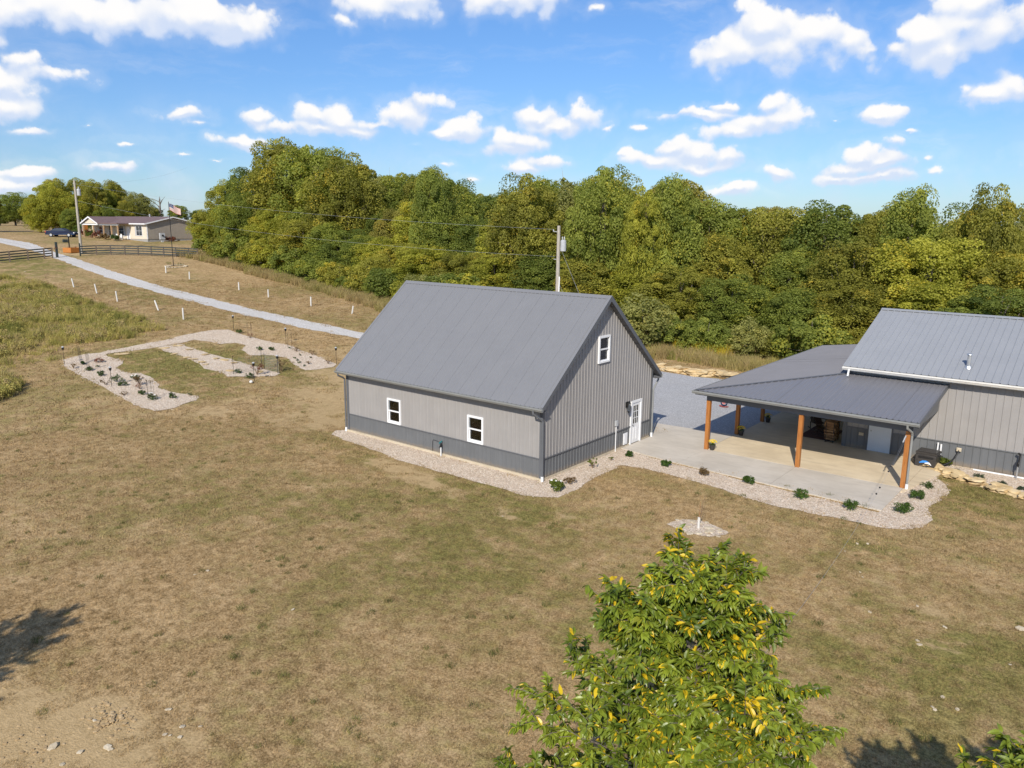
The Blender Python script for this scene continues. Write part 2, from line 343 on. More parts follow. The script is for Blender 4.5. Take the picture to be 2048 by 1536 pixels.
def gravel_mat(name, c0, c1, c2, scale, wear=None, stretch=(1, 1, 1), amt=.28):
    m, nt = newmat(name); p = wpos(nt)
    v = nd(nt, 'ShaderNodeTexVoronoi', {'Vector': p, 'Scale': scale})
    s = nd(nt, 'ShaderNodeSeparateColor', {0: v.outputs['Color']})
    col = mix(nt, sstep(nt, s.outputs[0], .1, .9), c0, c1)
    col = mix(nt, sstep(nt, s.outputs[1], .72, .92), col, c2)
    gap = sstep(nt, v.outputs['Distance'], .35, .75)
    col = mix(nt, mth(nt, 'MULTIPLY', gap, .35), col, tuple(c*.45 for c in c0))
    n = tnoise(nt, vscale(nt, p, stretch), .5, 5.0, .6)
    col = mix(nt, mth(nt, 'MULTIPLY', sstep(nt, n, .45, .7), amt), col, wear or c0)
    finish(nt, bsdf(nt, col, .9, 0, bump(nt, mth(nt, 'SUBTRACT', 1.0, v.outputs['Distance']), .7, .03), .2)); return m

def concrete_mat(name, c0, c1, stain):
    m, nt = newmat(name); p = wpos(nt)
    a = tnoise(nt, p, .55, 6.0, .65); b = tnoise(nt, vscale(nt, p, (.7, 2.6, 1)), 1.2, 5.0); f = tnoise(nt, p, 30, 3.0)
    col = mix(nt, sstep(nt, a, .3, .7), c0, c1)
    col = mix(nt, mth(nt, 'MULTIPLY', sstep(nt, b, .45, .75), .5), col, stain)
    col = mix(nt, mth(nt, 'MULTIPLY', f, .12), col, tuple(c*.6 for c in c0))
    finish(nt, bsdf(nt, col, .72, 0, bump(nt, f, .12, .01), .35)); return m

def stone_mat(name, c0, c1, c2):
    m, nt = newmat(name); p = wpos(nt)
    a = tnoise(nt, vscale(nt, p, (1, 1, 3)), 3.5, 6.0, .65); b = tnoise(nt, p, 14.0, 4.0)
    rnd = nd(nt, 'ShaderNodeObjectInfo').outputs['Random']
    col = mix(nt, sstep(nt, a, .3, .7), c0, c1)
    col = mix(nt, mth(nt, 'MULTIPLY', rnd, .5), col, c2)
    finish(nt, bsdf(nt, col, .88, 0, bump(nt, b, .6, .03), .2)); return m

def glass_mat(name, tint=(.9, .95, .95)):
    m, nt = newmat(name)
    fr = nd(nt, 'ShaderNodeFresnel', {0: 1.5}).outputs[0]
    t = nd(nt, 'ShaderNodeBsdfTransparent', {0: (*tint, 1)}).outputs[0]
    g = nd(nt, 'ShaderNodeBsdfGlossy', {0: (.95, .97, 1, 1), 'Roughness': .03}).outputs[0]
    finish(nt, nd(nt, 'ShaderNodeMixShader', {0: mth(nt, 'ADD', mth(nt, 'MULTIPLY', fr, 1.3), .03, clamp=True), 1: t, 2: g}).outputs[0]); return m

M = {}
M['ground'] = ground_mat()
M['roof'] = paint('grey_roof_metal', (.195, .197, .206), .42, .025, .9, spec=.5)
M['porch_roof'] = paint('blue_grey_porch_roof_metal', (.185, .183, .196), .42, .03, .9, spec=.5)
M['house_roof'] = paint('pale_grey_roof_metal', (.29, .30, .315), .42, .03, .9, spec=.5)
M['siding'] = paint('light_grey_siding', (.305, .29, .278), .5, .05, 1.2)
M['wainscot'] = paint('dark_grey_siding', (.135, .14, .145), .5, .07, 1.2, splash=.55)
M['trim'] = paint('dark_grey_trim', (.12, .125, .135), .45, .08, 1.5)
M['gutter'] = paint('mid_grey_gutter', (.25, .255, .245), .4, .07, 1.5)
M['white'] = paint('white_vinyl', (.80, .80, .80), .4, .03, 3.0)
M['offwhite'] = paint('offwhite_gutter', (.72, .70, .65), .45, .06, 2.0)
M['soffit'] = paint('grey_soffit', (.14, .14, .145), .6, .06, 2.0)
M['glass'] = glass_mat('window_glass')
M['dark'] = paint('dark_interior', (.10, .085, .075), .8, .2, 2.0)
M['ply'] = paint('bare_plywood', (.36, .19, .08), .7, .15, 2.0)
M['black'] = paint('black_metal', (.015, .015, .016), .4, .2, 3.0)
M['iron'] = paint('dark_brown_plastic', (.045, .040, .037), .42, .15, 3.0)
M['steel'] = paint('galvanised_steel', (.55, .56, .57), .35, .1, 4.0, metal=.7)
M['greymet'] = paint('grey_enamel', (.42, .43, .44), .4, .08, 4.0)
M['post'] = wood('orange_stained_post', (.30, .105, .022), (.43, .175, .045), .5)
M['polewood'] = wood('weathered_pole_wood', (.27, .24, .20), (.46, .42, .36), .8)
M['fencewood'] = wood('dark_fence_board', (.022, .032, .032), (.05, .062, .06), .55, (1.5, 1.5, 14))
M['fencepost'] = wood('brown_fence_post', (.12, .085, .06), (.26, .20, .15), .8)
M['darkwood'] = wood('dark_chair_wood', (.030, .018, .012), (.075, .04, .024), .5)
M['log'] = wood('split_firewood', (.20, .10, .045), (.42, .24, .11), .85, (3, 3, 3))
M['barkdark'] = wood('grey_brown_bark', (.085, .068, .052), (.21, .18, .15), .9, (6, 6, 1.5))
M['barkpale'] = wood('pale_bark', (.30, .27, .23), (.48, .45, .40), .9, (6, 6, 1.5))
M['twig'] = wood('dead_twig', (.16, .10, .06), (.30, .21, .13), .9)
M['conc'] = concrete_mat('apron_concrete', (.52, .465, .385), (.63, .57, .485), (.45, .405, .34))
M['concp'] = concrete_mat('porch_concrete', (.60, .49, .335), (.73, .61, .43), (.48, .39, .27))
M['found'] = concrete_mat('foundation_concrete', (.50, .42, .30), (.60, .52, .39), (.4, .34, .25))
M['yard'] = gravel_mat('crushed_grey_gravel', (.36, .36, .37), (.50, .50, .51), (.62, .62, .62), 26, (.40, .385, .37))
M['road'] = gravel_mat('driveway_gravel', (.53, .505, .47), (.68, .65, .61), (.78, .75, .71), 20, (.40, .36, .30), (.10, 3.2, 1), .45)
M['pea'] = gravel_mat('pinkish_pea_gravel', (.47, .365, .265), (.73, .61, .475), (.84, .75, .63), 21, (.52, .40, .285))
M['stone'] = stone_mat('yellow_limestone', (.52, .37, .185), (.68, .55, .34), (.45, .31, .14))
M['palestone'] = stone_mat('pale_limestone', (.48, .40, .28), (.66, .58, .44), (.40, .32, .21))
M['clod'] = stone_mat('dry_clod', (.34, .235, .12), (.50, .37, .21), (.40, .28, .15))
M['pebble'] = stone_mat('pea_pebble', (.42, .32, .24), (.66, .57, .47), (.50, .42, .36))
M['plastic_tube'] = paint('white_tree_guard', (.62, .60, .56), .5, .05, 4.0)
M['orange'] = wood('orange_planter_wood', (.42, .15, .03), (.55, .22, .05), .55)
M['rug'] = paint('brown_rug', (.10, .05, .04), .95, .2, 5.0)
M['yellow'] = paint('yellow_petals', (.75, .53, .015), .7, .2, 30.0)
M['red'] = paint('red_enamel', (.38, .06, .035), .5, .15, 6.0)
M['blue'] = paint('blue_enamel', (.02, .12, .42), .4, .1, 6.0)
M['skyblue'] = paint('bright_blue_print', (.05, .28, .80), .4, .1, 6.0)
M['teal'] = paint('teal_handle', (.02, .20, .22), .4, .1, 6.0)
M['navy'] = paint('navy_car_paint', (.012, .02, .055), .22, .1, 3.0, spec=.6)
M['brownroof'] = paint('maroon_shingle', (.17, .115, .112), .75, .12, 2.0)
M['cream'] = paint('cream_siding', (.68, .60, .48), .6, .05, 2.0)
M['tansiding'] = paint('tan_siding', (.36, .31, .25), .6, .05, 2.0)
M['block'] = paint('grey_block_skirting', (.33, .32, .30), .8, .08, 3.0)
M['tanwood'] = wood('tan_porch_wood', (.36, .22, .11), (.52, .35, .20), .7)
M['tyre'] = paint('tyre_rubber', (.02, .02, .02), .8, .2, 4.0)
M['pink'] = paint('pink_petals', (.50, .16, .15), .7, .2, 20.0)
M['petal'] = paint('white_petals', (.75, .73, .68), .7, .05, 20.0)
M['leaf_rose'] = foliage_mat('rose_leaf', (.04, .075, .022), (.12, .18, .045))
M['leaf_box'] = foliage_mat('boxwood_leaf', (.04, .085, .018), (.14, .22, .045))
M['leaf_dry'] = foliage_mat('dry_leaf', (.12, .07, .03), (.28, .19, .09))
M['leaf_pink'] = foliage_mat('russet_leaf', (.18, .06, .045), (.32, .14, .10))
M['leaf_lime'] = foliage_mat('lime_leaf', (.09, .13, .02), (.22, .25, .05))
M['leaf_blue'] = foliage_mat('blue_green_leaf', (.05, .075, .045), (.11, .15, .09))

# ------------------------------------------------------------------ ground
GARDEN_OUT = [(-38.69, -2.96), (-39.24, -1.48), (-39.1, -0.36), (-39.53, 2.57), (-39.71, 4.85), (-40.33, 6.47), (-40.61, 7.96), (-40.77, 9.43), (-40.16, 10.48), (-37.62, 10.29), (-34.33, 10.64), (-32.56, 11.11), (-30.36, 10.91), (-28.12, 10.62), (-25.77, 10.16), (-25.24, 9.45), (-25.41, 8.23), (-25.8, 7.34), (-27.37, 7.85), (-28.81, 8.38), (-29.71, 8.76), (-31.0, 8.32), (-31.91, 7.22), (-33.54, 7.63), (-34.74, 8.54), (-35.71, 8.5), (-36.2, 7.33), (-37.29, 7.07), (-38.53, 6.49), (-38.13, 5.24), (-38.15, 3.53), (-38.21, 2.14), (-38.48, -0.21), (-37.82, -0.41), (-36.34, -0.13), (-35.35, -0.56), (-34.5, -1.44), (-32.92, -1.37), (-32.4, -0.8), (-31.07, -0.84), (-28.76, -1.33), (-28.18, -1.84), (-26.72, -1.72), (-25.31, -1.31), (-24.75, -1.11), (-24.03, -1.64), (-23.29, -3.4), (-23.4, -4.43), (-24.67, -4.67), (-26.48, -4.5), (-29.91, -4.07), (-33.56, -3.86), (-36.9, -3.61)]
GARDEN_MID = [(-38.07, 3.48), (-37.94, 5.01), (-35.17, 5.17), (-33.84, 5.25), (-31.28, 5.53), (-28.7, 5.71), (-26.16, 5.64), (-25.86, 5.0), (-26.44, 4.19), (-27.33, 3.13), (-27.77, 2.66), (-28.69, 3.06), (-30.68, 2.88), (-31.95, 3.28), (-34.14, 3.36), (-35.66, 3.38), (-36.72, 3.12)]
GARDEN_SPOT = [(-26.57, 2.71), (-26.69, 3.19), (-26.28, 3.5), (-25.52, 3.34), (-25.34, 2.76), (-25.78, 2.48)]
TORCH = [(-37.49, -3.39), (-30.26, -3.63), (-39.58, 10.68), (-33.22, 11.22), (-25.79, 10.13), (-25.57, 3.28), (-26.32, 5.6)]
CAGE = [(-36.78, -2.55), (-35.0, -2.92), (-25.79, -3.42), (-36.6, 10.26), (-31.86, 10.59)]
TRELLIS = [(-33.1, 6.5), (-31.36, 7.18), (-27.87, 5.59), (-26.27, 5.65), (-27.94, 3.23), (-27.86, 3.95)]
G_GREEN = [(-36.78, -2.55), (-34.98, -2.89), (-33.28, -2.96), (-31.18, -2.91), (-30.0, -3.08), (-25.7, -3.42), (-25.22, -2.44), (-38.29, 10.36), (-32.79, 8.54), (-32.14, 9.12), (-28.11, 3.69), (-26.39, 3.45), (-27.31, -3.21), (-30.78, -1.91)]
G_SMALL = [(-34.06, -2.46), (-35.58, -2.07), (-26.09, -2.06), (-29.17, 9.04), (-28.49, 8.74), (-27.81, 8.44), (-26.78, 8.14), (-29.56, 9.81), (-28.52, 10.01), (-31.78, 10.54), (-25.18, -1.38)]
G_DRY = [(-36.17, -3.37), (-30.88, -3.72), (-29.38, -2.31), (-28.6, -2.7), (-27.85, -4.02), (-27.1, 8.72), (-26.26, 9.78), (-26.87, 4.36), (-26.71, 6.15), (-36.38, 10.11), (-30.8, 10.38), (-29.24, 10.63)]
G_PINK = [(-36.66, -1.48)]
FLAG = [(-37.8, 0.62), (-35.58, 3.33), (-37.53, 3.56), (-34.15, 3.49), (-33.5, 3.59), (-32.45, 3.69), (-31.63, 3.44), (-37.54, 4.66), (-36.05, 4.81), (-34.11, 4.92), (-32.67, 4.91), (-30.82, 5.18), (-31.95, 5.09), (-27.4, 4.96), (-28.99, 3.72), (-21.78, -1.4)]
TUBE_L = [(-71.13, 11.48), (-65.95, 11.55), (-59.79, 10.74), (-52.31, 10.96), (-46.52, 10.18)]
TUBE_R = [(-74.83, 23.78), (-69.68, 23.9), (-59.86, 24.17), (-53.34, 23.48), (-45.87, 23.26), (-39.58, 23.19)]
STUMP = [(-78.01, 11.41)]
FENCE_L = [(-90.8, 11.27), (-91.25, 13.09), (-92.51, 15.63), (-92.5, 17.65), (-92.8, 18.13)]
FENCE_L_far = [(-90.4, 7.96)]
FENCE_R = [(-93.17, 21.73), (-92.97, 23.76), (-92.38, 25.39), (-91.28, 26.81), (-90.23, 28.13), (-88.95, 29.31), (-87.7, 30.43), (-86.47, 31.5), (-84.95, 32.55), (-83.68, 33.15)]
POLE_L = [(-96.15, 23.15)]
MAILBOX = [(-101.27, 23.74)]
PLANTER = [(-97.16, 22.47)]
FLAGP = [(-79.14, 27.12)]
RING = [(-79.11, 25.56), (-76.52, 27.61)]
HOUSE2 = [(-119.82, 36.61), (-106.53, 37.84), (-102.28, 43.1)]
CAR = [(-124.13, 29.99), (-120.8, 32.77)]
ROAD_N = [(-133.85, 17.56), (-113.51, 19.17), (-102.36, 19.01), (-92.45, 18.24), (-84.81, 17.45), (-77.3, 17.03), (-64.86, 16.61), (-53.88, 16.02), (-44.28, 15.31), (-37.23, 15.52), (-30.88, 16.69)]
ROAD_F = [(-154.13, 23.34), (-123.35, 22.56), (-111.84, 22.58), (-99.41, 20.73), (-94.55, 20.34), (-82.69, 19.5), (-69.52, 19.02), (-58.43, 18.67), (-48.19, 17.88), (-40.23, 17.75), (-31.68, 18.2)]
MEADOW = [(-82.54, 5.43), (-81.98, 8.18), (-78.85, 10.08), (-70.46, 9.3), (-62.52, 8.86), (-53.6, 7.59), (-45.86, 6.84), (-43.26, 6.54), (-42.19, 4.15), (-41.61, 1.38), (-42.27, -0.67), (-40.74, -3.32), (-38.77, -5.94), (-37.46, -8.93)]
MEADOW2 = [(-38.29, -8.12), (-37.29, -7.34), (-35.5, -7.13), (-33.11, -7.72), (-31.76, -8.74), (-30.69, -10.6)]
TALL_L = [(-89.35, 34.45), (-88.05, 35.62), (-76.08, 34.02), (-65.67, 33.66), (-56.91, 32.97), (-46.13, 30.84), (-40.65, 29.7), (-36.92, 25.57), (-42.38, 27.56), (-53.13, 30.02), (-62.61, 31.48), (-72.31, 31.61), (-80.55, 31.62)]
FORESTFRONT = [(-90.64, 37.13), (-77.19, 34.73), (-66.6, 34.32), (-57.86, 33.71), (-46.99, 31.59), (-40.82, 30.56), (-33.69, 30.44), (-26.54, 30.86), (-19.83, 32.42), (-12.63, 32.08), (-8.52, 32.85), (-4.89, 34.17), (-2.7, 34.73), (0.58, 34.0)]
TALL_R = [(-12.92, 31.76), (-8.52, 32.85), (-3.85, 33.59), (-0.69, 33.39), (0.96, 28.57), (-3.12, 29.83), (-6.1, 29.49), (-11.54, 29.31)]
GOLD = [(-9.37, 35.1), (-7.36, 35.53)]
ROCKROW = [(-8.82, 26.73), (-7.56, 26.28), (-6.64, 26.45), (-5.42, 25.95), (-4.91, 26.91), (-3.93, 26.85), (-3.3, 26.7)]
YARD = [(-8.75, 25.08), (-5.81, 25.57), (-3.08, 26.18)]
TGT = [(0.16, 17.78)]
BED_FRONT = [(-12.54, -0.87), (-12.66, 0.06)]
BARNBED = [(-12.51, -0.97), (-11.26, -1.25), (-9.05, -1.42), (-6.63, -1.77), (-4.72, -1.79), (-2.4, -1.78), (-0.72, -1.84), (0.49, -1.76), (1.19, -1.54), (1.69, -1.12), (1.67, 0.02), (1.42, 1.9), (1.41, 3.53), (1.4, 4.19), (2.46, 4.33), (3.93, 4.3), (5.65, 4.05), (7.31, 3.64), (8.79, 3.43), (10.23, 3.62), (11.61, 3.74), (12.44, 3.82), (13.04, 4.08), (13.46, 4.8), (13.6, 5.81), (13.23, 7.19), (13.33, 8.36), (13.44, 9.61), (13.19, 10.62), (12.6, 11.41), (12.03, 12.31)]
BOX = [(0.99, 5.46), (2.99, 5.26), (4.85, 5.18), (6.77, 5.33), (9.06, 4.97), (10.92, 4.95), (12.59, 5.88), (12.66, 7.86), (12.67, 9.77)]
BPL = [(1.13, -0.51), (1.01, 0.52), (0.65, 2.89), (0.69, 4.38)]
RBED = [(12.55, 13.51), (13.15, 12.89), (14.07, 12.67), (14.98, 12.22), (15.73, 11.87)]
STONES_R = [(11.99, 12.84), (12.19, 12.73), (12.38, 12.79), (12.68, 12.48), (12.97, 12.17), (13.17, 11.81), (13.28, 12.17), (13.51, 12.37), (13.55, 11.87), (13.8, 11.99), (14.01, 11.83), (14.31, 11.82), (14.21, 11.48), (14.6, 11.31), (14.8, 11.0), (14.95, 11.45), (15.14, 10.97), (15.29, 11.1), (15.55, 11.0), (15.77, 10.88), (16.04, 10.73)]
HYD = [(-5.64, -0.11), (15.34, 13.48)]
SAPL = [(7.33, -0.55)]
STONE = [(1.29, -4.13), (-2.73, -13.48), (12.09, 1.66), (12.36, 1.88), (11.95, 0.73), (12.8, -0.64), (12.96, -0.96), (14.7, -1.93), (15.21, -4.2), (15.13, -4.01), (17.13, -1.55), (16.11, -7.02), (16.05, -6.95), (16.15, -6.38), (16.5, -6.69), (2.2, -19.0), (3.14, -20.03), (2.43, -19.93), (3.29, -19.23), (3.4, -19.23), (3.83, -17.92), (4.12, -17.68), (3.8, -18.29), (3.03, -17.81), (1.33, -13.32), (3.26, -20.48), (-20.85, -1.59), (-23.0, -3.67), (-83.63, 11.37), (17.16, -3.79), (13.75, -3.17), (15.54, -2.76), (-2.76, -13.87), (3.02, -19.65), (4.12, -18.13), (3.91, -18.24), (15.6, 5.05)]
SHADOWTREE_L = [(-2.26, -19.29), (-2.59, -17.65)]
SHR = [(14.46, -9.72), (14.85, -8.97), (16.13, -8.56)]
DIRT = [(2.16, -18.76), (2.01, -20.38), (1.61, -19.66)]
BUSH_BR = [(17.64, -7.1)]
ROWS = ['thicket tree edging the wood', 'low tree in the front rank', 'tree in the middle rank', 'tall skyline tree', 'tree behind the skyline crowns']
ZONES = ['at its end by the far house', 'above the guards beyond the drive', 'between tree guards and barn roof', 'above the far end of the barn roof', 'above the middle of the barn roof', 'just short of the pole behind the barn', 'behind the transformer pole', 'above the gable peak of the barn', 'above the falling rake of the barn', 'above the gravel yard', 'above the stone row', 'above the porch roof', 'above the start of the house ridge', 'above the roof vent of the house', 'at the picture edge by the house']
HUES = [('olive', 'olive'), ('midgreen', 'mid-green'), ('limegreen', 'yellow-green'), ('greygreen', 'grey-green'), ('brownolive', 'brownish'), ('darkgreen', 'dark green')]
FOREST = [(0, -88.39, 38.16, 4.1, 1, 0), (0, -85.4, 37.92, 3.0, 0, 0), (0, -83.01, 36.92, 2.2, 4, 1), (0, -80.26, 35.86, 3.3, 0, 1), (0, -78.11, 35.44, 4.0, 1, 1), (0, -75.12, 35.12, 2.3, 5, 1), (0, -72.28, 34.97, 3.9, 0, 1), (0, -69.93, 35.01, 3.9, 2, 1), (0, -67.68, 36.01, 3.5, 0, 1), (0, -65.29, 35.83, 4.1, 1, 1), (0, -61.98, 34.67, 2.4, 2, 2), (0, -59.6, 34.17, 3.3, 1, 2), (0, -57.63, 34.86, 2.7, 2, 2), (0, -54.58, 33.99, 3.1, 0, 2), (0, -51.59, 32.8, 2.1, 1, 2), (0, -48.9, 33.4, 3.7, 0, 2), (0, -46.31, 32.54, 2.1, 1, 3), (0, -44.08, 32.71, 3.7, 5, 3), (0, -40.95, 32.19, 2.8, 2, 3), (0, -38.18, 31.9, 3.6, 3, 4), (0, -35.17, 31.98, 4.1, 1, 4), (0, -32.78, 31.25, 4.0, 2, 4), (0, -30.39, 32.26, 2.7, 0, 4), (0, -27.71, 31.31, 2.3, 1, 5), (0, -25.04, 33.0, 2.1, 2, 5), (0, -21.78, 33.04, 2.5, 1, 6), (0, -19.08, 33.85, 2.9, 0, 7), (0, -16.87, 33.88, 3.1, 1, 7), (0, -13.66, 32.57, 4.1, 3, 8), (0, -10.95, 33.85, 3.0, 1, 8), (0, -8.67, 34.36, 3.0, 5, 9), (0, -5.61, 35.48, 3.0, 3, 10), (0, -3.0, 36.02, 2.6, 0, 10), (0, -0.39, 34.68, 4.2, 1, 11), (0, 2.74, 35.34, 2.7, 2, 11), (0, 5.03, 34.96, 3.9, 0, 12), (0, 7.55, 35.9, 3.5, 1, 13), (0, 10.44, 36.04, 3.5, 4, 14), (0, 12.92, 35.79, 3.5, 0, 14), (0, 15.4, 36.63, 3.3, 2, 14), (1, -86.53, 43.7, 5.7, 0, 1), (1, -82.68, 40.45, 5.9, 2, 1), (1, -80.8, 41.09, 6.6, 5, 1), (1, -76.89, 40.87, 7.3, 0, 1), (1, -72.33, 40.24, 7.5, 2, 1), (1, -66.95, 38.29, 7.4, 0, 2), (1, -62.18, 38.51, 7.3, 1, 2), (1, -58.57, 38.96, 6.5, 5, 2), (1, -54.62, 37.75, 6.3, 1, 2), (1, -51.01, 37.48, 6.3, 2, 3), (1, -46.17, 35.94, 5.9, 0, 3), (1, -41.81, 35.34, 6.4, 2, 4), (1, -36.61, 35.52, 6.0, 0, 4), (1, -32.81, 36.1, 5.9, 2, 5), (1, -27.45, 37.26, 6.7, 5, 5), (1, -22.44, 37.04, 6.8, 0, 6), (1, -17.95, 39.1, 6.4, 2, 8), (1, -13.52, 38.72, 6.7, 0, 8), (1, -8.71, 38.81, 6.3, 1, 9), (1, -3.48, 39.75, 5.9, 5, 10), (1, 0.59, 40.93, 6.6, 0, 11), (1, 6.13, 40.17, 7.1, 2, 13), (1, 10.84, 39.93, 6.7, 5, 14), (1, 15.52, 39.83, 5.9, 0, 14), (2, -85.26, 46.95, 10.5, 2, 1), (2, -84.62, 45.82, 10.7, 0, 1), (2, -79.58, 45.8, 10.6, 1, 1), (2, -73.85, 44.7, 10.9, 2, 2), (2, -69.36, 45.2, 10.5, 3, 2), (2, -63.88, 45.03, 9.7, 0, 2), (2, -59.14, 45.52, 9.2, 1, 3), (2, -55.07, 44.35, 9.8, 4, 3), (2, -49.62, 42.89, 10.8, 2, 3), (2, -44.74, 41.39, 9.3, 1, 4), (2, -40.34, 42.32, 9.2, 5, 4), (2, -34.65, 41.14, 9.7, 2, 5), (2, -28.58, 40.64, 9.8, 0, 6), (2, -23.66, 42.26, 10.7, 3, 7), (2, -17.85, 41.89, 10.6, 1, 8), (2, -12.35, 43.79, 9.7, 0, 9), (2, -6.5, 46.45, 8.6, 1, 10), (2, -0.57, 44.22, 10.0, 0, 11), (2, 5.06, 44.23, 10.8, 2, 13), (2, 9.47, 45.94, 9.4, 0, 14), (2, 14.97, 44.57, 9.5, 3, 14), (3, -83.4, 56.19, 15.0, 0, 2), (3, -79.41, 54.71, 14.7, 4, 2), (3, -83.35, 52.78, 15.3, 1, 2), (3, -78.1, 52.59, 14.9, 3, 2), (3, -72.51, 51.32, 13.8, 1, 2), (3, -67.15, 50.69, 13.0, 3, 3), (3, -62.52, 52.13, 13.5, 1, 3), (3, -56.84, 50.95, 14.7, 0, 4), (3, -51.0, 48.24, 13.7, 5, 4), (3, -45.67, 47.78, 12.0, 1, 4), (3, -40.46, 47.7, 12.9, 5, 5), (3, -36.33, 48.88, 14.1, 1, 5), (3, -31.81, 49.84, 13.9, 3, 6), (3, -26.68, 48.07, 14.7, 0, 7), (3, -21.3, 51.16, 14.8, 4, 8), (3, -15.41, 49.55, 12.9, 1, 9), (3, -10.44, 51.09, 12.7, 0, 10), (3, -5.29, 51.29, 12.9, 5, 11), (3, 0.28, 52.94, 13.4, 0, 12), (3, 6.67, 52.5, 13.0, 5, 13), (3, 12.39, 53.52, 13.9, 3, 14), (4, -79.8, 64.02, 11.1, 0, 3), (4, -75.13, 61.73, 12.2, 1, 3), (4, -83.29, 60.54, 12.9, 3, 2), (4, -78.0, 60.92, 11.9, 5, 3), (4, -70.95, 61.25, 13.0, 1, 3), (4, -65.77, 60.86, 13.7, 0, 4), (4, -60.26, 58.81, 11.9, 3, 4), (4, -54.92, 60.01, 11.2, 0, 4), (4, -49.25, 58.35, 11.8, 3, 5), (4, -42.78, 58.39, 13.8, 0, 6), (4, -37.31, 55.8, 12.5, 2, 6), (4, -31.33, 58.96, 13.3, 3, 7), (4, -26.09, 59.81, 13.5, 4, 8), (4, -20.05, 57.71, 11.3, 1, 9), (4, -13.97, 58.64, 12.3, 4, 10), (4, -8.54, 60.68, 11.7, 0, 11), (4, -2.56, 60.01, 12.8, 3, 12), (4, 4.9, 60.49, 12.7, 4, 13), (4, 11.7, 61.39, 13.9, 3, 14)]

def inpoly(x, y, poly):
    c = False; j = len(poly) - 1
    for i in range(len(poly)):
        xi, yi = poly[i]; xj, yj = poly[j]
        if (yi > y) != (yj > y) and x < (xj - xi)*(y - yi)/(yj - yi) + xi: c = not c
        j = i
    return c

SOIL = [(2.6, -19.6, 1.7, 1.2, 1.0), (1.2, -20.6, 2.2, 1.3, 1.0), (4.2, -18.3, .9, .5, .6), (-6.2, -2.6, 1.6, .55, .9), (-3.6, -3.2, 1.8, .5, .8), (-4.5, -2.5, 1.2, .5, .6), (-1.6, -3.6, .9, .5, .6),
        (1.2, -3.9, 1.2, .5, .6), (3.4, -2.6, 1.2, .6, .5), (4.7, -1.9, .8, .4, .5), (-15.5, 1.5, 2.2, 2.8, .85), (-18.5, 4.5, 3.5, 2.2, .8), (-22, 8.5, 3.2, 2.5, .8), (-17, -0.5, 2.5, 1.2, .6), (-26, 13.2, 4, 1.6, .7),
        (-21, -2.4, 1.8, .8, .6), (12.4, 10.6, .9, .7, .7), (4.2, -18.0, .5, .3, .6), (13.4, -.9, .6, .4, .6), (15.2, -2.0, .8, .5, .6), (15.6, -4.1, .5, .3, .7), (15.5, 2.2, 1.2, .5, .5), (16.5, .5, 1.2, .6, .5),
        (16.0, -3.0, .5, .3, .5), (4.8, -11.5, .7, .5, .5), (5.3, -12.2, .4, .3, .5), (-96, 22.2, 2.5, 2.0, .8), (-60, 12.0, 5, 1.5, .35), (-49, 12.2, 5, 1.2, .3)]
GREEN = [(-2.2, -2.9, 2.2, .9, .6), (1.8, -3.2, 2.0, .9, .5), (-9.5, -2.4, 2.6, .9, .7), (-12.5, -1.8, 1.5, .8, .7), (4.5, 3.2, 3.5, .8, .55), (9.5, 2.6, 3.5, .7, .5), (13.8, 10.6, 1.3, .9, .9), (14.6, 7.5, 1.2, 1.8, .6),
         (-33, 1.4, 5.0, 1.8, .9), (-32, 6.6, 5.0, 1.5, .9), (-27, -.4, 3, 1.6, .8), (12.6, 1.6, .9, .6, .9), (-70, 14.2, 12, 2.0, .5), (-88, 13, 6, 3.0, .7), (10, -9.5, 3, 1.4, .4), (2, -9, 4, 2.5, .35), (-8, -9, 6, 3, .35),
         (15.8, -3.2, 2.0, 1.4, .45), (14.9, -5.6, 1.8, 1.2, .45), (-16, -6, 5, 2.5, .4), (-.5, -6, 3, 1.5, .3), (14.8, 3.6, 2.0, 1.0, .4)]
def blob(x, y, L):
    t = 0.0
    for (cx, cy, rx, ry, s) in L:
        d = ((x-cx)/rx)**2 + ((y-cy)/ry)**2
        if d < 4: t = max(t, s*max(0.0, 1 - d/3.2))
    return t

def make_ground():
    xs = sorted(set([round(v, 3) for v in np.concatenate([np.arange(-1400, -160, 62), np.arange(-160, -44, 1.6), np.arange(-44, 30, .5), np.arange(30, 90, 2.0), np.arange(90, 1400, 65)])]))
    ys = sorted(set([round(v, 3) for v in np.concatenate([np.arange(-200, -40, 20), np.arange(-40, -24, 2.0), np.arange(-24, 18, .5), np.arange(18, 60, 1.4), np.arange(60, 140, 5), np.arange(140, 1700, 78)])]))
    nx = len(xs); vs = [(x, y, terrain(x, y)) for y in ys for x in xs]
    fs = [(j*nx+i, j*nx+i+1, (j+1)*nx+i+1, (j+1)*nx+i) for j in range(len(ys)-1) for i in range(nx-1)]
    me = bpy.data.meshes.new('ground'); me.from_pydata(vs, [], fs); me.materials.append(M['ground'])
    a = me.color_attributes.new('mask', 'FLOAT_COLOR', 'POINT')
    col = np.zeros((len(vs), 4), np.float32); col[:, 3] = 1
    for i, (x, y, z) in enumerate(vs):
        if -130 < x < 30 and -25 < y < 40:
            col[i, 0] = blob(x, y, SOIL); col[i, 1] = blob(x, y, GREEN)
    a.data.foreach_set('color', col.ravel())
    me.polygons.foreach_set('use_smooth', [True]*len(fs))
    return tag(link('ground', me), kind='structure')
make_ground()

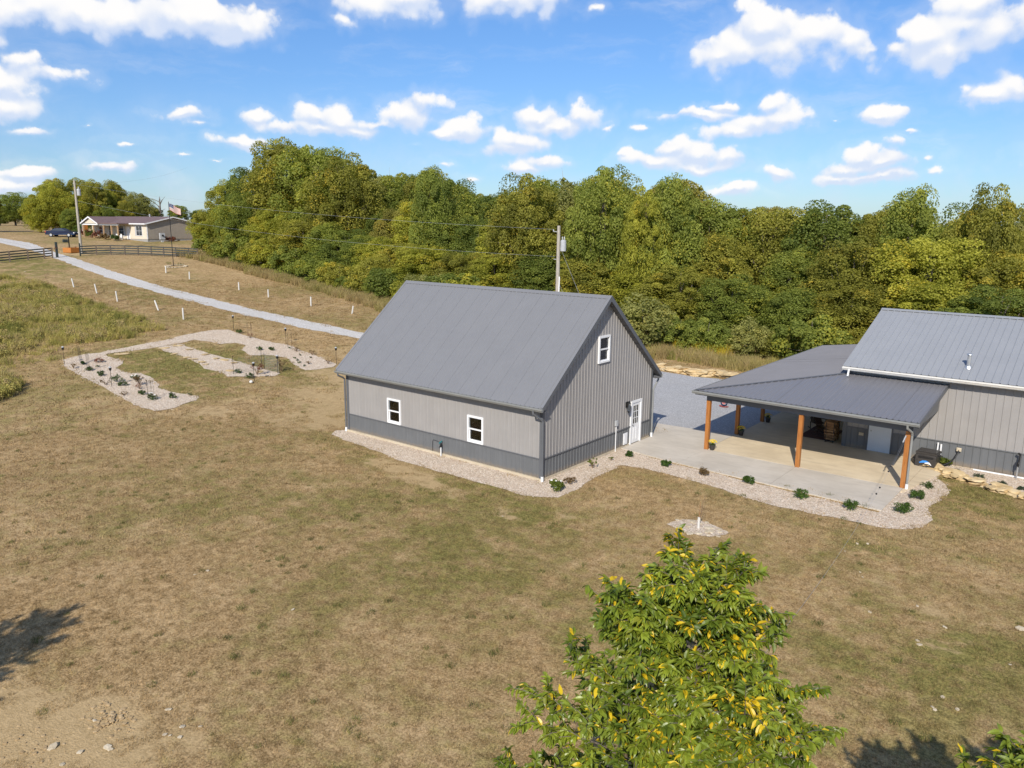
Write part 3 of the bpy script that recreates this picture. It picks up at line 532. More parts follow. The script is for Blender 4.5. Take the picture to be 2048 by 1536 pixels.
def smooth_poly(P, jit=.10, step=.35, seed=1):
    r = random.Random(seed); out = []
    n = len(P)
    for i in range(n):
        a, b = Vector(P[i]), Vector(P[(i+1) % n]); L = (b-a).length; k = max(1, int(L/step))
        for j in range(k):
            p = a.lerp(b, j/k)
            t = Vector((mnoise.noise((p.x*1.3, p.y*1.3, seed)), mnoise.noise((p.x*1.3, p.y*1.3, seed+9.5))))
            out.append((p.x + t.x*jit*2 + r.uniform(-jit, jit)*.45, p.y + t.y*jit*2 + r.uniform(-jit, jit)*.45))
    return out

def drape(name, P, mat, lift, inner=1.0, kind='structure', uneven=0.0, label=None, group=None):
    n = len(P); xs = [p[0] for p in P]; ys = [p[1] for p in P]
    pts = [Vector(p) for p in P]
    y = min(ys) + inner/2
    while y < max(ys):
        x = min(xs) + inner/2
        while x < max(xs):
            if inpoly(x, y, P): pts.append(Vector((x, y)))
            x += inner
        y += inner
    v, e, f, *_ = delaunay_2d_cdt(pts, [(i, (i+1) % n) for i in range(n)], [], 1, 1e-5)
    tri = []
    for t in f:
        c = sum((v[i] for i in t), Vector((0, 0)))/len(t)
        if inpoly(c.x, c.y, P): tri.append(tuple(t))
    vs = [(p.x, p.y, terrain(p.x, p.y) + lift + (uneven*mnoise.noise((p.x*1.7, p.y*1.7, 3.3)) if uneven else 0)) for p in v]
    me = bpy.data.meshes.new(name); me.from_pydata(vs, [], tri); me.materials.append(mat)
    me.update()
    if me.polygons and sum(p.normal.z for p in me.polygons) < 0: me.flip_normals()
    me.polygons.foreach_set('use_smooth', [True]*len(me.polygons))
    return tag(link(name, me), label, None, group, kind)

# gravel drive and yard, gravel beds
ROADP = ROAD_N + [(-24, 17.6), (-12, 18.5), (-9, 17.5)] + [(-9.5, 25.2), (-14, 23.2), (-24, 19.8)] + ROAD_F[::-1]
drape('gravel_driveway', smooth_poly(ROADP, .14, .7, 4), M['road'], .016, 1.3)
YARDP = [(-12.6, 9.6), (-12.6, 24.0), (-9.2, 25.4), (-7.2, 25.6), (-5.5, 25.5), (-3.0, 26.3), (0.5, 27.2), (4, 28.5), (9, 29.5), (9, 27.0), (3.25, 27.0), (3.25, 11.5), (-1.3, 11.5), (-1.6, 9.6)]
drape('gravel_yard', smooth_poly(YARDP, .05, .8, 5), M['yard'], .012, 1.5)
BEDP = smooth_poly([(-12.5, .1), (-12.9, -.4)] + BARNBED + [(12.0, 13.4), (11.8, 13.4), (11.8, 5.3), (2.0, 5.9), (.3, 6.6), (.02, 6.6), (.02, .0), (-12.3, .02)], .06, .3, 6)
drape('pea_gravel_bed', BEDP, M['pea'], .014, .7, uneven=.012)
RBEDP = smooth_poly([(12.0, 13.9), (12.05, 12.9), (12.9, 12.35), (13.5, 12.1), (14.4, 11.6), (15.2, 11.2), (16.1, 10.8), (18.5, 10.0), (22, 9.5), (22, 13.9)], .05, .3, 8)
drape('pea_gravel_bed', RBEDP, M['pea'], .017, .7, uneven=.012)
GARDP = smooth_poly(GARDEN_OUT, .07, .35, 9)
drape('pea_gravel_bed', GARDP, M['pea'], .018, .9, uneven=.015)
GMIDP = smooth_poly(GARDEN_MID, .07, .35, 10)
drape('pea_gravel_bed', GMIDP, M['pea'], .022, .9, uneven=.015)
drape('pea_gravel_bed', smooth_poly(GARDEN_SPOT, .05, .3, 12), M['clod'], .02, .5)
RINGP = [(7.33+1.0*math.cos(a)*random.uniform(.85, 1.1), -.55+.72*math.sin(a)*random.uniform(.85, 1.1)) for a in np.linspace(0, 2*math.pi, 15)[:-1]]
drape('pea_gravel_bed', smooth_poly(RINGP, .06, .25, 13), M['pea'], .02, .5)

# concrete: slabs cast side by side
mb = MB()
def slab(P, z0, z1, mat, name):
    m = MB(); m.prism([(x, y, z0) for x, y in P], (0, 0, z1-z0)); return tag(m.build(name, mat), kind='structure')
slab([(3.22, 8.87), (11.9, 8.87), (11.9, 13.79), (8.04, 13.79), (8.04, 26.8), (3.22, 26.8)], -.1, .055, M['concp'], 'porch_slab')
slab([(3.2, 5.93), (7.5, 5.72), (7.5, 8.85), (3.2, 8.85)], -.1, .05, M['conc'], 'concrete_apron')
slab([(7.515, 5.72), (11.9, 5.5), (11.9, 8.85), (7.515, 8.85)], -.1, .05, M['conc'], 'concrete_apron')
slab([(.04, 6.35), (3.185, 5.93), (3.185, 12.25), (.9, 12.0), (.04, 11.9)], -.1, .046, M['conc'], 'concrete_apron')
slab([(-1.3, 9.3), (.025, 9.3), (.025, 11.9), (-1.25, 11.8)], -.1, .043, M['conc'], 'concrete_apron')
slab([(11.915, 8.3), (12.0, 8.3), (12.75, 12.2), (12.0, 13.2), (11.915, 13.2)], -.1, .05, M['concp'], 'porch_slab')

# ------------------------------------------------------------------ ribbed metal sheets
def ribbed(name, mat, parent, off, fmap, u0, u1, vb, vt, holes=(), pitch=.2286, rb=.034, rt=.014, rh=.022, kinks=(), org=0.0):
    bp = {u0, u1}
    k = math.floor((u0-org)/pitch) - 1
    ribs = []
    while org + k*pitch < u1 + pitch:
        c = org + k*pitch; ribs.append(c)
        for d in (-rb, -rt, rt, rb):
            if u0 < c+d < u1: bp.add(c+d)
        k += 1
    for h in holes:
        for u in (h[0], h[1]):
            if u0 < u < u1: bp.add(u)
    for u in kinks:
        if u0 < u < u1: bp.add(u)
    bp = sorted(bp)
    def prof(u):
        d = min(abs(u-c) for c in ribs)
        return rh if d <= rt+1e-6 else (rh*(rb-d)/(rb-rt) if d < rb else 0.0)
    m = MB(off)
    for a, b in zip(bp, bp[1:]):
        if b - a < 1e-5: continue
        mid = (a+b)/2; cuts = sorted([(h[2], h[3]) for h in holes if h[0] < mid < h[1]])
        segs = []; lo = None
        for c0, c1 in cuts:
            segs.append((lo, c0)); lo = c1
        segs.append((lo, None))
        ha, hb = prof(a), prof(b)
        for s0, s1 in segs:
            va0 = vb(a) if s0 is None else max(s0, vb(a)); vb0 = vb(b) if s0 is None else max(s0, vb(b))
            va1 = vt(a) if s1 is None else min(s1, vt(a)); vb1 = vt(b) if s1 is None else min(s1, vt(b))
            if va1 <= va0 + 1e-4 and vb1 <= vb0 + 1e-4: continue
            m.add([fmap(a, va0, ha), fmap(b, vb0, hb), fmap(b, max(vb1, vb0), hb), fmap(a, max(va1, va0), ha)], [(0, 1, 2, 3)])
    return m.build(name, mat, parent)

def panels(name, mat, parent, off, fmap, u0, u1, w, vb, vt, **kw):
    n = max(1, round((u1-u0)/w)); st = (u1-u0)/n; gap = kw.pop('gap', 0.0)     # side laps show as narrow recessed joints
    for i in range(n): ribbed(name, mat, parent, off, fmap, u0+i*st, u0+(i+1)*st - (gap if i < n-1 else 0), vb, vt, **kw)

def window(parent, off, o, u, n, w, h, fr=.085):
    """double-hung window in a wall hole; o = lower corner, u along the wall, n outwards"""
    o, u, n = Vector(o), Vector(u), Vector(n); z = Vector((0, 0, 1))
    def bar(m, a0, a1, b0, b1, d0, d1):
        c = o + u*(a0+a1)/2 + z*(b0+b1)/2 + n*(d0+d1)/2
        m.obox(c, u*(a1-a0)/2, z*(b1-b0)/2, n*(d1-d0)/2)
    m = MB(off)
    for a0, a1, b0, b1 in ((0, w, 0, fr), (0, w, h-fr, h), (0, fr, fr, h-fr), (w-fr, w, fr, h-fr)): bar(m, a0, a1, b0, b1, -.10, .045)
    f = m.build('window', M['white'], parent)
    m = MB(off)
    for a0, a1, b0, b1 in ((.02, w-.02, .01, fr-.01), (.02, fr, fr, h-fr), (w-fr, w-.02, fr, h-fr)): bar(m, a0, a1, b0, b1, -.34, -.101)
    m.build('inner_jamb', M['white'], f)
    m = MB(off); bar(m, fr, w-fr, h*.5-.03, h*.5+.03, -.045, .012); m.build('sash_rail', M['white'], f)
    m = MB(off); bar(m, fr, w-fr, h-fr-.035, h-fr, -.05, .0); bar(m, fr, w-fr, fr, fr+.04, -.06, .0); bar(m, fr, fr+.03, fr+.04, h-fr-.035, -.06, -.03); bar(m, w-fr-.03, w-fr, fr+.04, h-fr-.035, -.06, -.03)
    m.build('sash', M['white'], f)
    m = MB(off); bar(m, fr, w-fr, h*.5+.03, h-fr-.035, -.030, -.026); m.build('pane', M['glass'], f)
    m = MB(off); bar(m, fr, w-fr, fr+.04, h*.5-.03, -.052, -.048); m.build('pane', M['glass'], f)
    return f

def gutter(parent, off, p0, p1, out, mat, name='gutter', w=.125, h=.125):
    p0, p1, out = Vector(p0), Vector(p1), Vector(out); z = Vector((0, 0, 1)); ax = p1 - p0
    m = MB(off)
    prof = [(0, 0), (0, -h), (w*.55, -h), (w*.8, -h*.55), (w, -h*.35), (w, .0), (w-.02, .0), (w-.02, -h*.3), (w*.7, -h*.6), (w*.5, -h+.012), (.012, -h+.012), (.012, 0)]
    m.prism([p0 + out*a + z*b for a, b in prof], ax)
    return m.build(name, mat, parent)

# ------------------------------------------------------------------ the barn
L, W, HE, OE, OG = 12.31, 9.14, 3.2414, .4136, .2874
SLO = .8374; TH = math.atan(SLO); HR = HE + SLO*(W/2+OE)
barn = thing('barn', (0, 0, 0), 'steep roofed light grey metal barn with dark grey wainscot and white windows', 'barn')
B0 = (0, 0, 0)
WN = .956
top_g = lambda y: HE + SLO*(min(y, W-y)+OE) - .10
top_l = lambda x: HE + SLO*OE - .06
cst = lambda v: (lambda u: v)
wl = [(-9.3102, -8.3831, .9935, 2.217), (-4.1072, -3.1801, .9935, 2.217)]
hw = lambda q, i=.04: (q[0]+i, q[1]-i, q[2]+i, q[3]-i)
dg = (7.133, 8.165, 0.0, 2.187)
wg = (4.0598, 4.9869, 4.4455, 5.669)
f_long = lambda u, v, h: (u, -h, v)
f_gab = lambda u, v, h: (h, u, v)
f_back = lambda u, v, h: (u, W+h, v)
f_lgab = lambda u, v, h: (-L-h, u, v)
panels('wall_panel', M['siding'], barn, B0, f_long, -L, 0, .9144, cst(WN), top_l, holes=[hw(q) for q in wl], rh=.012)
panels('wainscot_panel', M['wainscot'], barn, B0, f_long, -L, 0, .9144, cst(.13), cst(WN), rh=.012)
panels('wall_panel', M['siding'], barn, B0, f_gab, 0, W, .9144, cst(WN), top_g, holes=[hw(wg), hw(dg, .03)], kinks=(W/2,), org=.07, rh=.022, rb=.026, rt=.009)
panels('wainscot_panel', M['wainscot'], barn, B0, f_gab, 0, W, .9144, cst(.13), cst(WN), holes=[hw(dg, .03)], org=.07, rh=.022, rb=.026, rt=.009)
panels('wall_panel', M['siding'], barn, B0, f_back, -L, 0, 12.4, cst(.13), top_l)
panels('wall_panel', M['siding'], barn, B0, f_lgab, 0, W, 9.2, cst(.13), top_g, kinks=(W/2,))
m = MB(); m.box(-L+.01, -.01, .012, W-.012, .0, .125); m.build('foundation', M['found'], barn)
m = MB(); m.box(-L-.03, .03, -.045, .008, -.03, .115); m.box(.012, .035, .0, 7.0, -.03, .115); m.build('foundation', M['found'], barn)
m = MB(); m.box(-L+.1, -.1, .1, W-.1, .13, .15); m.build('floor', M['dark'], barn)
m = MB(); m.box(-4.3, -2.6, .9, 1.6, .15, .62); m.build('storage_box', M['ply'], barn)
for p in (((-L, 0, 'l'), (-.10, 0, 'l'))): pass
def trimbox(name, x0, x1, y0, y1, z0, z1, mat='trim'):
    q = MB(); q.box(x0, x1, y0, y1, z0, z1); return q.build(name, M[mat], barn)
trimbox('corner_trim', -.12, .035, -.033, -.013, .13, top_l(0)); trimbox('corner_trim', .013, .033, -.01, .10, .13, top_l(0))
trimbox('corner_trim', -L-.035, -L+.12, -.033, -.013, .13, top_l(0)); trimbox('corner_trim', .028, .046, W-.10, W+.03, .13, top_l(0))
trimbox('wainscot_trim', -L+.122, -.122, -.036, -.013, WN-.022, WN+.022)
trimbox('wainscot_trim', .020, .046, .102, 7.13, WN-.022, WN+.022); trimbox('wainscot_trim', .020, .046, 8.17, W-.102, WN-.022, WN+.022)
# roof
sv = Vector((0, math.cos(TH), math.sin(TH))); nv = Vector((0, -math.sin(TH), math.cos(TH)))
e0 = Vector((0, -OE-.03, HE-.03*SLO)); slen = (W/2+OE+.03)/math.cos(TH)
def f_roof(u, v, h): return e0 + Vector((u, 0, 0)) + sv*v + nv*h
def f_roofb(u, v, h):
    q = f_roof(u, v, h); return Vector((q.x, W-q.y, q.z))
x0r, x1r = -L-OG, OG
panels('roof_panel', M['roof'], barn, B0, f_roof, x0r, x1r, .9144, cst(0), cst(slen), rh=.026, rb=.034, rt=.010, pitch=(x1r-x0r)/14/4, org=x0r+.06, gap=.005)
panels('roof_panel', M['roof'], barn, B0, f_roofb, x0r, x1r, .9144, cst(0), cst(slen), rh=.026, rb=.034, rt=.010, pitch=(x1r-x0r)/14/4, org=x0r+.06, gap=.005)
m = MB()
t = .075
yz = lambda y, d: (y, HE + SLO*(min(y, W-y)+OE) - d)
dk = [yz(-OE, .02), yz(W/2, .02), yz(W+OE, .02), yz(W+OE, .09), yz(W/2, .09), yz(-OE, .09)]
for s in (0, 1):
    pass
m.prism([(x0r+.012, *dk[0]), (x0r+.012, *dk[1]), (x0r+.012, *dk[4]), (x0r+.012, *dk[5])], (x1r-x0r-.024, 0, 0))
m.prism([(x0r+.012, *dk[1]), (x0r+.012, *dk[2]), (x0r+.012, *dk[3]), (x0r+.012, *dk[4])], (x1r-x0r-.024, 0, 0))
m.build('roof_deck', M['soffit'], barn)
m = MB()
for sgn in (1, -1):
    a = Vector((x0r-.02, W/2, HR+.045)); b = a + Vector((0, -sgn*.19*math.cos(TH), -.19*math.sin(TH)))
    m.prism([a, b, b + Vector((0, 0, -.018)), a + Vector((0, 0, -.018))], (x1r-x0r+.04, 0, 0))
m.build('ridge_cap', M['roof'], barn)
for sgn, yb in ((1, 0), (-1, W)):
    for xr, nm in ((x1r, 'rake_trim'), (x0r-.03, 'rake_trim')):
        m = MB(); ye = yb - sgn*(OE+.02)
        p = [(xr, *yz(-OE-.02, -.035)), (xr, *yz(W/2, -.035)), (xr, *yz(W/2, .2)), (xr, *yz(-OE-.02, .17))]
        p = [(a, (b if sgn > 0 else W-b), c) for a, b, c in p]
        m.prism(p, (.03, 0, 0)); m.build(nm, M['trim'], barn)
        m = MB(); q = [(xr-.10, *yz(-OE-.02, -.04)), (xr-.10, *yz(W/2, -.04)), (xr-.10, *yz(W/2, -.05)), (xr-.10, *yz(-OE-.02, -.05))]
        q = [((a if xr > 0 else a+.07), (b if sgn > 0 else W-b), c) for a, b, c in q]
        m.prism(q, (.135, 0, 0)); m.build('rake_flashing', M['roof'], barn)
# soffit boards under the rake, one short board after another up the slope
nb = 26
for sgn in (1, -1):
    for i in range(nb):
        a = -OE + .02 + (W/2+OE-.04)*i/nb; b = -OE + .02 + (W/2+OE-.04)*(i+1)/nb - .012
        ya, za = yz(a, .125 + .012*(i % 2)); yb_, zb_ = yz(b, .125 + .012*(i % 2))
        q = [(.034, ya, za), (.034, yb_, zb_), (.034, yb_, zb_-.012), (.034, ya, za-.012)]
        q = [(x, y if sgn > 0 else W-y, z) for x, y, z in q]
        m = MB(); m.prism(q, (OG-.036, 0, 0)); m.build('soffit_panel', M['soffit'], barn)
for yb, sgn in ((0, 1), (W, -1)):
    m = MB(); y1 = yb - sgn*OE
    m.box(x0r+.031, x1r-.001, min(y1, y1+sgn*.025), max(y1, y1+sgn*.025), HE-.19, HE-.095); m.build('fascia', M['trim'], barn)
    m = MB(); m.box(x0r+.031, x1r-.001, min(y1+sgn*.026, yb-sgn*.03), max(y1+sgn*.026, yb-sgn*.03), HE-.185, HE-.17); m.build('soffit_panel', M['soffit'], barn)
gutter(barn, B0, (x0r-.05, -OE-.005, HE-.035), (x1r+.04, -OE-.005, HE-.035), (0, -1, 0), M['gutter'])
gutter(barn, B0, (x0r-.05, W+OE+.005, HE-.035), (x1r+.04, W+OE+.005, HE-.035), (0, 1, 0), M['gutter'])
def downspout(parent, off, path, mat, boot=True):
    m = MB(off); m.tube(path, .045, 8); d = m.build('downspout', mat, parent)
    if boot:
        e = Vector(path[-1]); m = MB(off); m.cyl(e + Vector((0, 0, .19)), e - Vector((0, 0, .02)), .058, .062, 8); m.build('drain_boot', M['white'], d)
gz = HE - .16
downspout(barn, B0, [(-.15, -OE-.07, gz), (-.13, -OE-.06, gz-.12), (.02, -.16, gz-.38), (.07, -.07, gz-.5), (.075, -.06, 1.5), (.075, -.06, 0.05)], M['trim'])
downspout(barn, B0, [(-L-.1, -OE-.07, gz), (-L-.1, -OE-.06, gz-.1), (-L-.06, -.2, gz-.24), (-L-.07, -.09, gz-.34), (-L-.07, -.08, .05)], M['trim'])
downspout(barn, B0, [(.12, W+OE+.06, gz), (.12, W+OE+.05, gz-.15), (.10, W+.2, gz-.42), (.10, W+.04, gz-.6), (.10, W+.03, .07)], M['gutter'])
for q in wl: window(barn, B0, (q[0], -.014, q[2]), (1, 0, 0), (0, -1, 0), q[1]-q[0], q[3]-q[2])
window(barn, B0, (.03, wg[0], wg[2]), (0, 1, 0), (1, 0, 0), wg[1]-wg[0], wg[3]-wg[2])
# door with a nine-light window
m = MB()
for y0, y1, z0, z1 in ((7.133, 7.235, .05, 2.187), (8.063, 8.165, .05, 2.187), (7.235, 8.063, 2.085, 2.187)): m.box(-.06, .055, y0, y1, z0, z1)
door = m.build('door', M['white'], barn)
m = MB(); m.box(-.02, .02, 7.24, 7.40, .07, 2.08); m.box(-.02, .02, 7.90, 8.06, .07, 2.08); m.box(-.02, .02, 7.40, 7.90, .07, 1.02); m.box(-.02, .02, 7.40, 7.90, 1.93, 2.08); m.build('leaf', M['white'], door)
for y in (7.43, 7.67):
    m = MB(); m.box(.0205, .028, y, y+.20, .2, .86); m.build('raised_panel', M['white'], door)
    m = MB(); m.box(.0285, .034, y+.04, y+.16, .25, .81); m.build('raised_panel', M['white'], door)
m = MB(); m.box(.0, .004, 7.40, 7.90, 1.02, 1.93); m.build('pane', M['glass'], door)
m = MB()
for y in (7.567, 7.733): m.box(.005, .018, y-.011, y+.011, 1.02, 1.93)
for z in (1.32, 1.63): m.box(.0055, .0175, 7.40, 7.90, z-.011, z+.011)
m.build('muntin', M['white'], door)
m = MB(); m.cyl((.02, 7.31, 1.0), (.07, 7.31, 1.0), .022, .022, 8); m.box(.06, .08, 7.30, 7.42, .985, 1.012); m.build('handle', M['steel'], door)
# white hatch, conduit with grey box, lantern
m = MB(); m.box(.03, .06, 6.50, 6.86, .17, .73); hh = m.build('pet_door', M['white'], barn)
m = MB(); m.box(.061, .07, 6.56, 6.80, .24, .66); m.build('flap', M['white'], hh)
m = MB(); m.tube([(.065, 5.76, .0), (.065, 5.76, 1.28)], .022, 8); cd = m.build('conduit', M['white'], barn)
m = MB(); m.box(.03, .13, 5.67, 5.85, 1.27, 1.52); m.build('junction_box', M['greymet'], cd)
m = MB(); m.box(.028, .06, 6.63, 6.80, 1.98, 2.26); m.box(.06, .13, 6.70, 6.73, 2.19, 2.22); m.lathe((.16, 6.715, 2.2), [(.10, 0), (.06, .07), (.015, .12)], 6); m.lathe((.16, 6.715, 1.80), [(.03, -.05), (.075, 0), (.08, .02)], 6)
for k in range(6):
    a = k*math.pi/3; m.cyl((.16+.078*math.cos(a), 6.715+.078*math.sin(a), 1.81), (.16+.095*math.cos(a), 6.715+.095*math.sin(a), 2.2), .007, .007, 4)
ln = m.build('wall_lantern', M['black'], barn)
m = MB(); m.lathe((.16, 6.715, 1.83), [(.066, 0), (.083, .36)], 6); m.build('lantern_glass', M['glass'], ln)

# ------------------------------------------------------------------ the house with its porch
HB = (8.05, 13.8, 0)
house = thing('house', HB, 'low light grey metal house with pale roof and wraparound porch on wooden posts', 'house')
X1 = 22.0
HS = .363; e_y, e_z, r_y = 13.32, 4.05, 19.5
h_front = lambda u, v, h: (u, 13.8-h, v)
h_left = lambda u, v, h: (8.05-h, u, v)
dr = (9.2, 10.2, .05, 2.09)
panels('wall_panel', M['siding'], house, HB, h_front, 8.05, X1, .9144, cst(1.06), cst(4.12), holes=[dr], pitch=.3048, rb=.03, rt=.012, rh=.02, org=8.1)
panels('wainscot_panel', M['wainscot'], house, HB, h_front, 8.05, X1, .9144, cst(.06), cst(1.06), holes=[dr], pitch=.3048, rb=.03, rt=.012, rh=.02, org=8.1)
lt = lambda y: e_z - .1 + HS*(min(y, 2*r_y-y)-e_y)
panels('wall_panel', M['siding'], house, HB, h_left, 13.8, 25.2, .9144, cst(1.06), lt, pitch=.3048, rb=.03, rt=.012, rh=.02, kinks=(r_y,))
panels('wainscot_panel', M['wainscot'], house, HB, h_left, 13.8, 25.2, .9144, cst(.06), cst(1.06), pitch=.3048, rb=.03, rt=.012, rh=.02)
def hbox(name, x0, x1, y0, y1, z0, z1, mat='trim', parent=None):
    q = MB(HB); q.box(x0, x1, y0, y1, z0, z1); return q.build(name, M[mat] if isinstance(mat, str) else mat, parent or house)
hbox('foundation', 8.06, X1, 13.83, 25.2, -.05, .1, 'found')
hbox('wall_panel', X1, X1+.03, 13.8, 25.2, .06, 4.1, 'siding'); hbox('wall_panel', 8.05, X1, 25.2, 25.23, .06, 4.1, 'siding')
hbox('wainscot_trim', 8.22, 9.19, 13.755, 13.777, 1.04, 1.085); hbox('wainscot_trim', 10.21, X1, 13.755, 13.777, 1.04, 1.085, M['wainscot'])
hbox('corner_trim', 8.005, 8.2, 13.765, 13.79, .06, 4.0)
ht = math.atan(HS); hsv = Vector((0, math.cos(ht), math.sin(ht))); hnv = Vector((0, -math.sin(ht), math.cos(ht)))
he0 = Vector((0, e_y, e_z)); hl = (r_y-e_y)/math.cos(ht)
def f_hroof(u, v, h): return he0 + Vector((u, 0, 0)) + hsv*v + hnv*h
def f_hroofb(u, v, h):
    q = f_hroof(u, v, h); return Vector((q.x, 2*r_y-q.y, q.z))
panels('roof_panel', M['house_roof'], house, HB, f_hroof, 7.9, X1+.2, .9144, cst(0), cst(hl), pitch=.3048, rb=.038, rt=.016, rh=.028, org=7.9)
panels('roof_panel', M['house_roof'], house, HB, f_hroofb, 7.9, X1+.2, 15, cst(0), cst(hl), pitch=.3048, rb=.038, rt=.016, rh=.028, org=7.9)
hyz = lambda y, d: (y, e_z + HS*(min(y, 2*r_y-y)-e_y) - d)
for a, b in ((e_y+.03, r_y), (2*r_y-e_y-.03, r_y)):
    m = MB(HB); m.prism([(7.92, *hyz(a, .012)), (7.92, *hyz(b, .012)), (7.92, *hyz(b, .13)), (7.92, *hyz(a, .13))], (X1+.26-7.92, 0, 0)); m.build('roof_deck', M['soffit'], house)
    m = MB(HB); m.prism([(7.87, *hyz(a, -.035)), (7.87, *hyz(b, -.035)), (7.87, *hyz(b, .15)), (7.87, *hyz(a, .15))], (.045, 0, 0)); m.build('rake_trim', M['house_roof'], house)
m = MB(HB)
for sgn in (1, -1):
    a = Vector((7.86, r_y, 6.3+.05)); b = a + Vector((0, -sgn*.2*math.cos(ht), -.2*math.sin(ht)))
    m.prism([a, b, b + Vector((0, 0, -.018)), a + Vector((0, 0, -.018))], (X1-7.6, 0, 0))
m.build('ridge_cap', M['house_roof'], house)
hbox('fascia', 7.92, X1+.2, e_y+.03, e_y+.055, e_z-.2, e_z-.03, 'white'); hbox('soffit_panel', 7.92, X1+.2, e_y+.056, 13.77, e_z-.16, e_z-.145, 'soffit')
gutter(house, HB, (7.86, e_y+.028, e_z-.02), (X1+.2, e_y+.028, e_z-.02), (0, -1, 0), M['offwhite'], w=.13, h=.14)
downspout(house, HB, [(8.16, 13.27, 3.95), (8.16, 13.24, 3.8), (8.17, 13.1, 3.62)], M['white'], False)
# vent through the roof
m = MB(HB); m.lathe((12.9, 14.4, 4.40), [(.17, 0), (.13, .10), (.10, .13)], 12); vp = m.build('roof_vent', M['steel'], house)
m = MB(HB); m.cyl((12.9, 14.4, 4.5), (12.9, 14.4, 4.98), .085, .085, 12); m.build('pipe', M['steel'], vp)
m = MB(HB); m.lathe((12.9, 14.4, 4.99), [(.09, 0), (.13, .02), (.12, .06), (.02, .09)], 12); m.build('cap', M['steel'], vp)
# white metal door, wall light
hd = hbox('door', 9.2, 10.2, 13.755, 13.80, .06, 2.09, paint('pale_door', (.62, .66, .70), .4, .03, 2.0)); hbox('lock', 9.28, 9.33, 13.735, 13.754, 1.0, 1.06, 'greymet', hd)
hbox('door_frame', 9.14, 9.197, 13.74, 13.79, .06, 2.15, 'trim'); hbox('door_frame', 10.203, 10.26, 13.74, 13.79, .06, 2.15, 'trim')
m = MB(HB); m.box(8.78, 8.99, 13.70, 13.775, .74, .87); m.build('outlet_cover', M['palestone'], house)
# porch roof
PX, PY, PZ, PS = 2.70, 8.42, 2.93, .137
XR = 12.3; YB = 26.9
f_pf = lambda u, v, h: (u, PY+v, PZ+PS*v+h)
f_pl = lambda u, v, h: (PX+v, u, PZ+PS*v+h)
hip = lambda u, o: max(0.0, min(5.36, u-o))
panels('porch_roof_panel', M['porch_roof'], house, HB, f_pf, PX, XR, .9144, cst(0), lambda u: hip(u, PX), rh=.026, rb=.032, rt=.010, kinks=(PX+5.36,), org=XR-.06, gap=.004)
panels('porch_roof_panel', M['porch_roof'], house, HB, f_pl, PY, YB, .9144, cst(0), lambda u: hip(u, PY), rh=.026, rb=.032, rt=.010, kinks=(PY+5.36,), org=YB-.06, gap=.004)
m = MB(HB)
a = Vector((PX, PY, PZ)); b = Vector((PX+5.34, PY+5.34, PZ+PS*5.34))
m.prism([a + Vector((.0, .14, .035)), a + Vector((.0, 0, .05)), a + Vector((.14, .0, .035)), a + Vector((.0, .0, .036))], b-a); m.build('hip_cap', M['trim'], house)
m = MB(HB)  # boarded ceiling below the porch roof
c = .10
m.add([(PX+.05, PY+.05, PZ-c), (XR-.03, PY+.05, PZ-c), (XR-.03, 13.76, PZ-c+PS*5.3), (8.03, 13.76, PZ-c+PS*5.3), (PX+.05, YB-.03, PZ-c), (8.03, YB-.03, PZ-c+PS*5.3)], [(3, 2, 1, 0), (5, 3, 0, 4)]); m.build('porch_ceiling', M['greymet'], house)
m = MB(HB); m.prism([(XR+.002, PY, PZ+.03), (XR+.002, 13.77, PZ+.03+PS*5.35), (XR+.002, 13.77, PZ-.17+PS*5.35), (XR+.002, PY, PZ-.17)], (.03, 0, 0)); m.build('rake_trim', M['trim'], house)
m = MB(HB); m.prism([(PX, YB+.002, PZ+.03), (8.05, YB+.002, PZ+.03+PS*5.35), (8.05, YB+.002, PZ-.17+PS*5.35), (PX, YB+.002, PZ-.17)], (0, .03, 0)); m.build('rake_trim', M['trim'], house)
hbox('fascia', PX+.026, XR, PY, PY+.025, PZ-.2, PZ-.012); hbox('fascia', PX, PX+.025, PY, YB, PZ-.2, PZ-.012)
gutter(house, HB, (PX-.12, PY-.003, PZ-.02), (XR+.03, PY-.003, PZ-.02), (0, -1, 0), M['gutter'], w=.13, h=.13)
gutter(house, HB, (PX-.003, PY-.1, PZ-.02), (PX-.003, YB, PZ-.02), (-1, 0, 0), M['gutter'], w=.13, h=.13)
hbox('beam', 3.13, 12.0, 8.80, 8.98, 2.45, 2.72); hbox('beam', 3.13, 3.31, 8.985, 26.7, 2.45, 2.72)
m = MB(HB)
m.prism([(11.98, 8.82, 2.45), (11.98, 13.7, 2.45), (11.98, 13.7, 3.35), (11.98, 8.82, 2.75)], (.06, 0, 0)); m.build('porch_end_panel', M['wainscot'], house)
for x, y in ((3.22, 8.9), (7.56, 8.9), (11.87, 8.9), (3.22, 12.47), (3.22, 15.91), (3.22, 19.35), (3.22, 22.8), (3.22, 26.3)):
    hbox('porch_post', x-.09, x+.09, y-.09, y+.09, .056, 2.448, 'post')
downspout(house, HB, [(11.9, 8.36, 2.8), (11.9, 8.4, 2.66), (12.03, 8.72, 2.45), (12.03, 8.8, 2.3), (12.03, 8.82, .06)], M['gutter'])

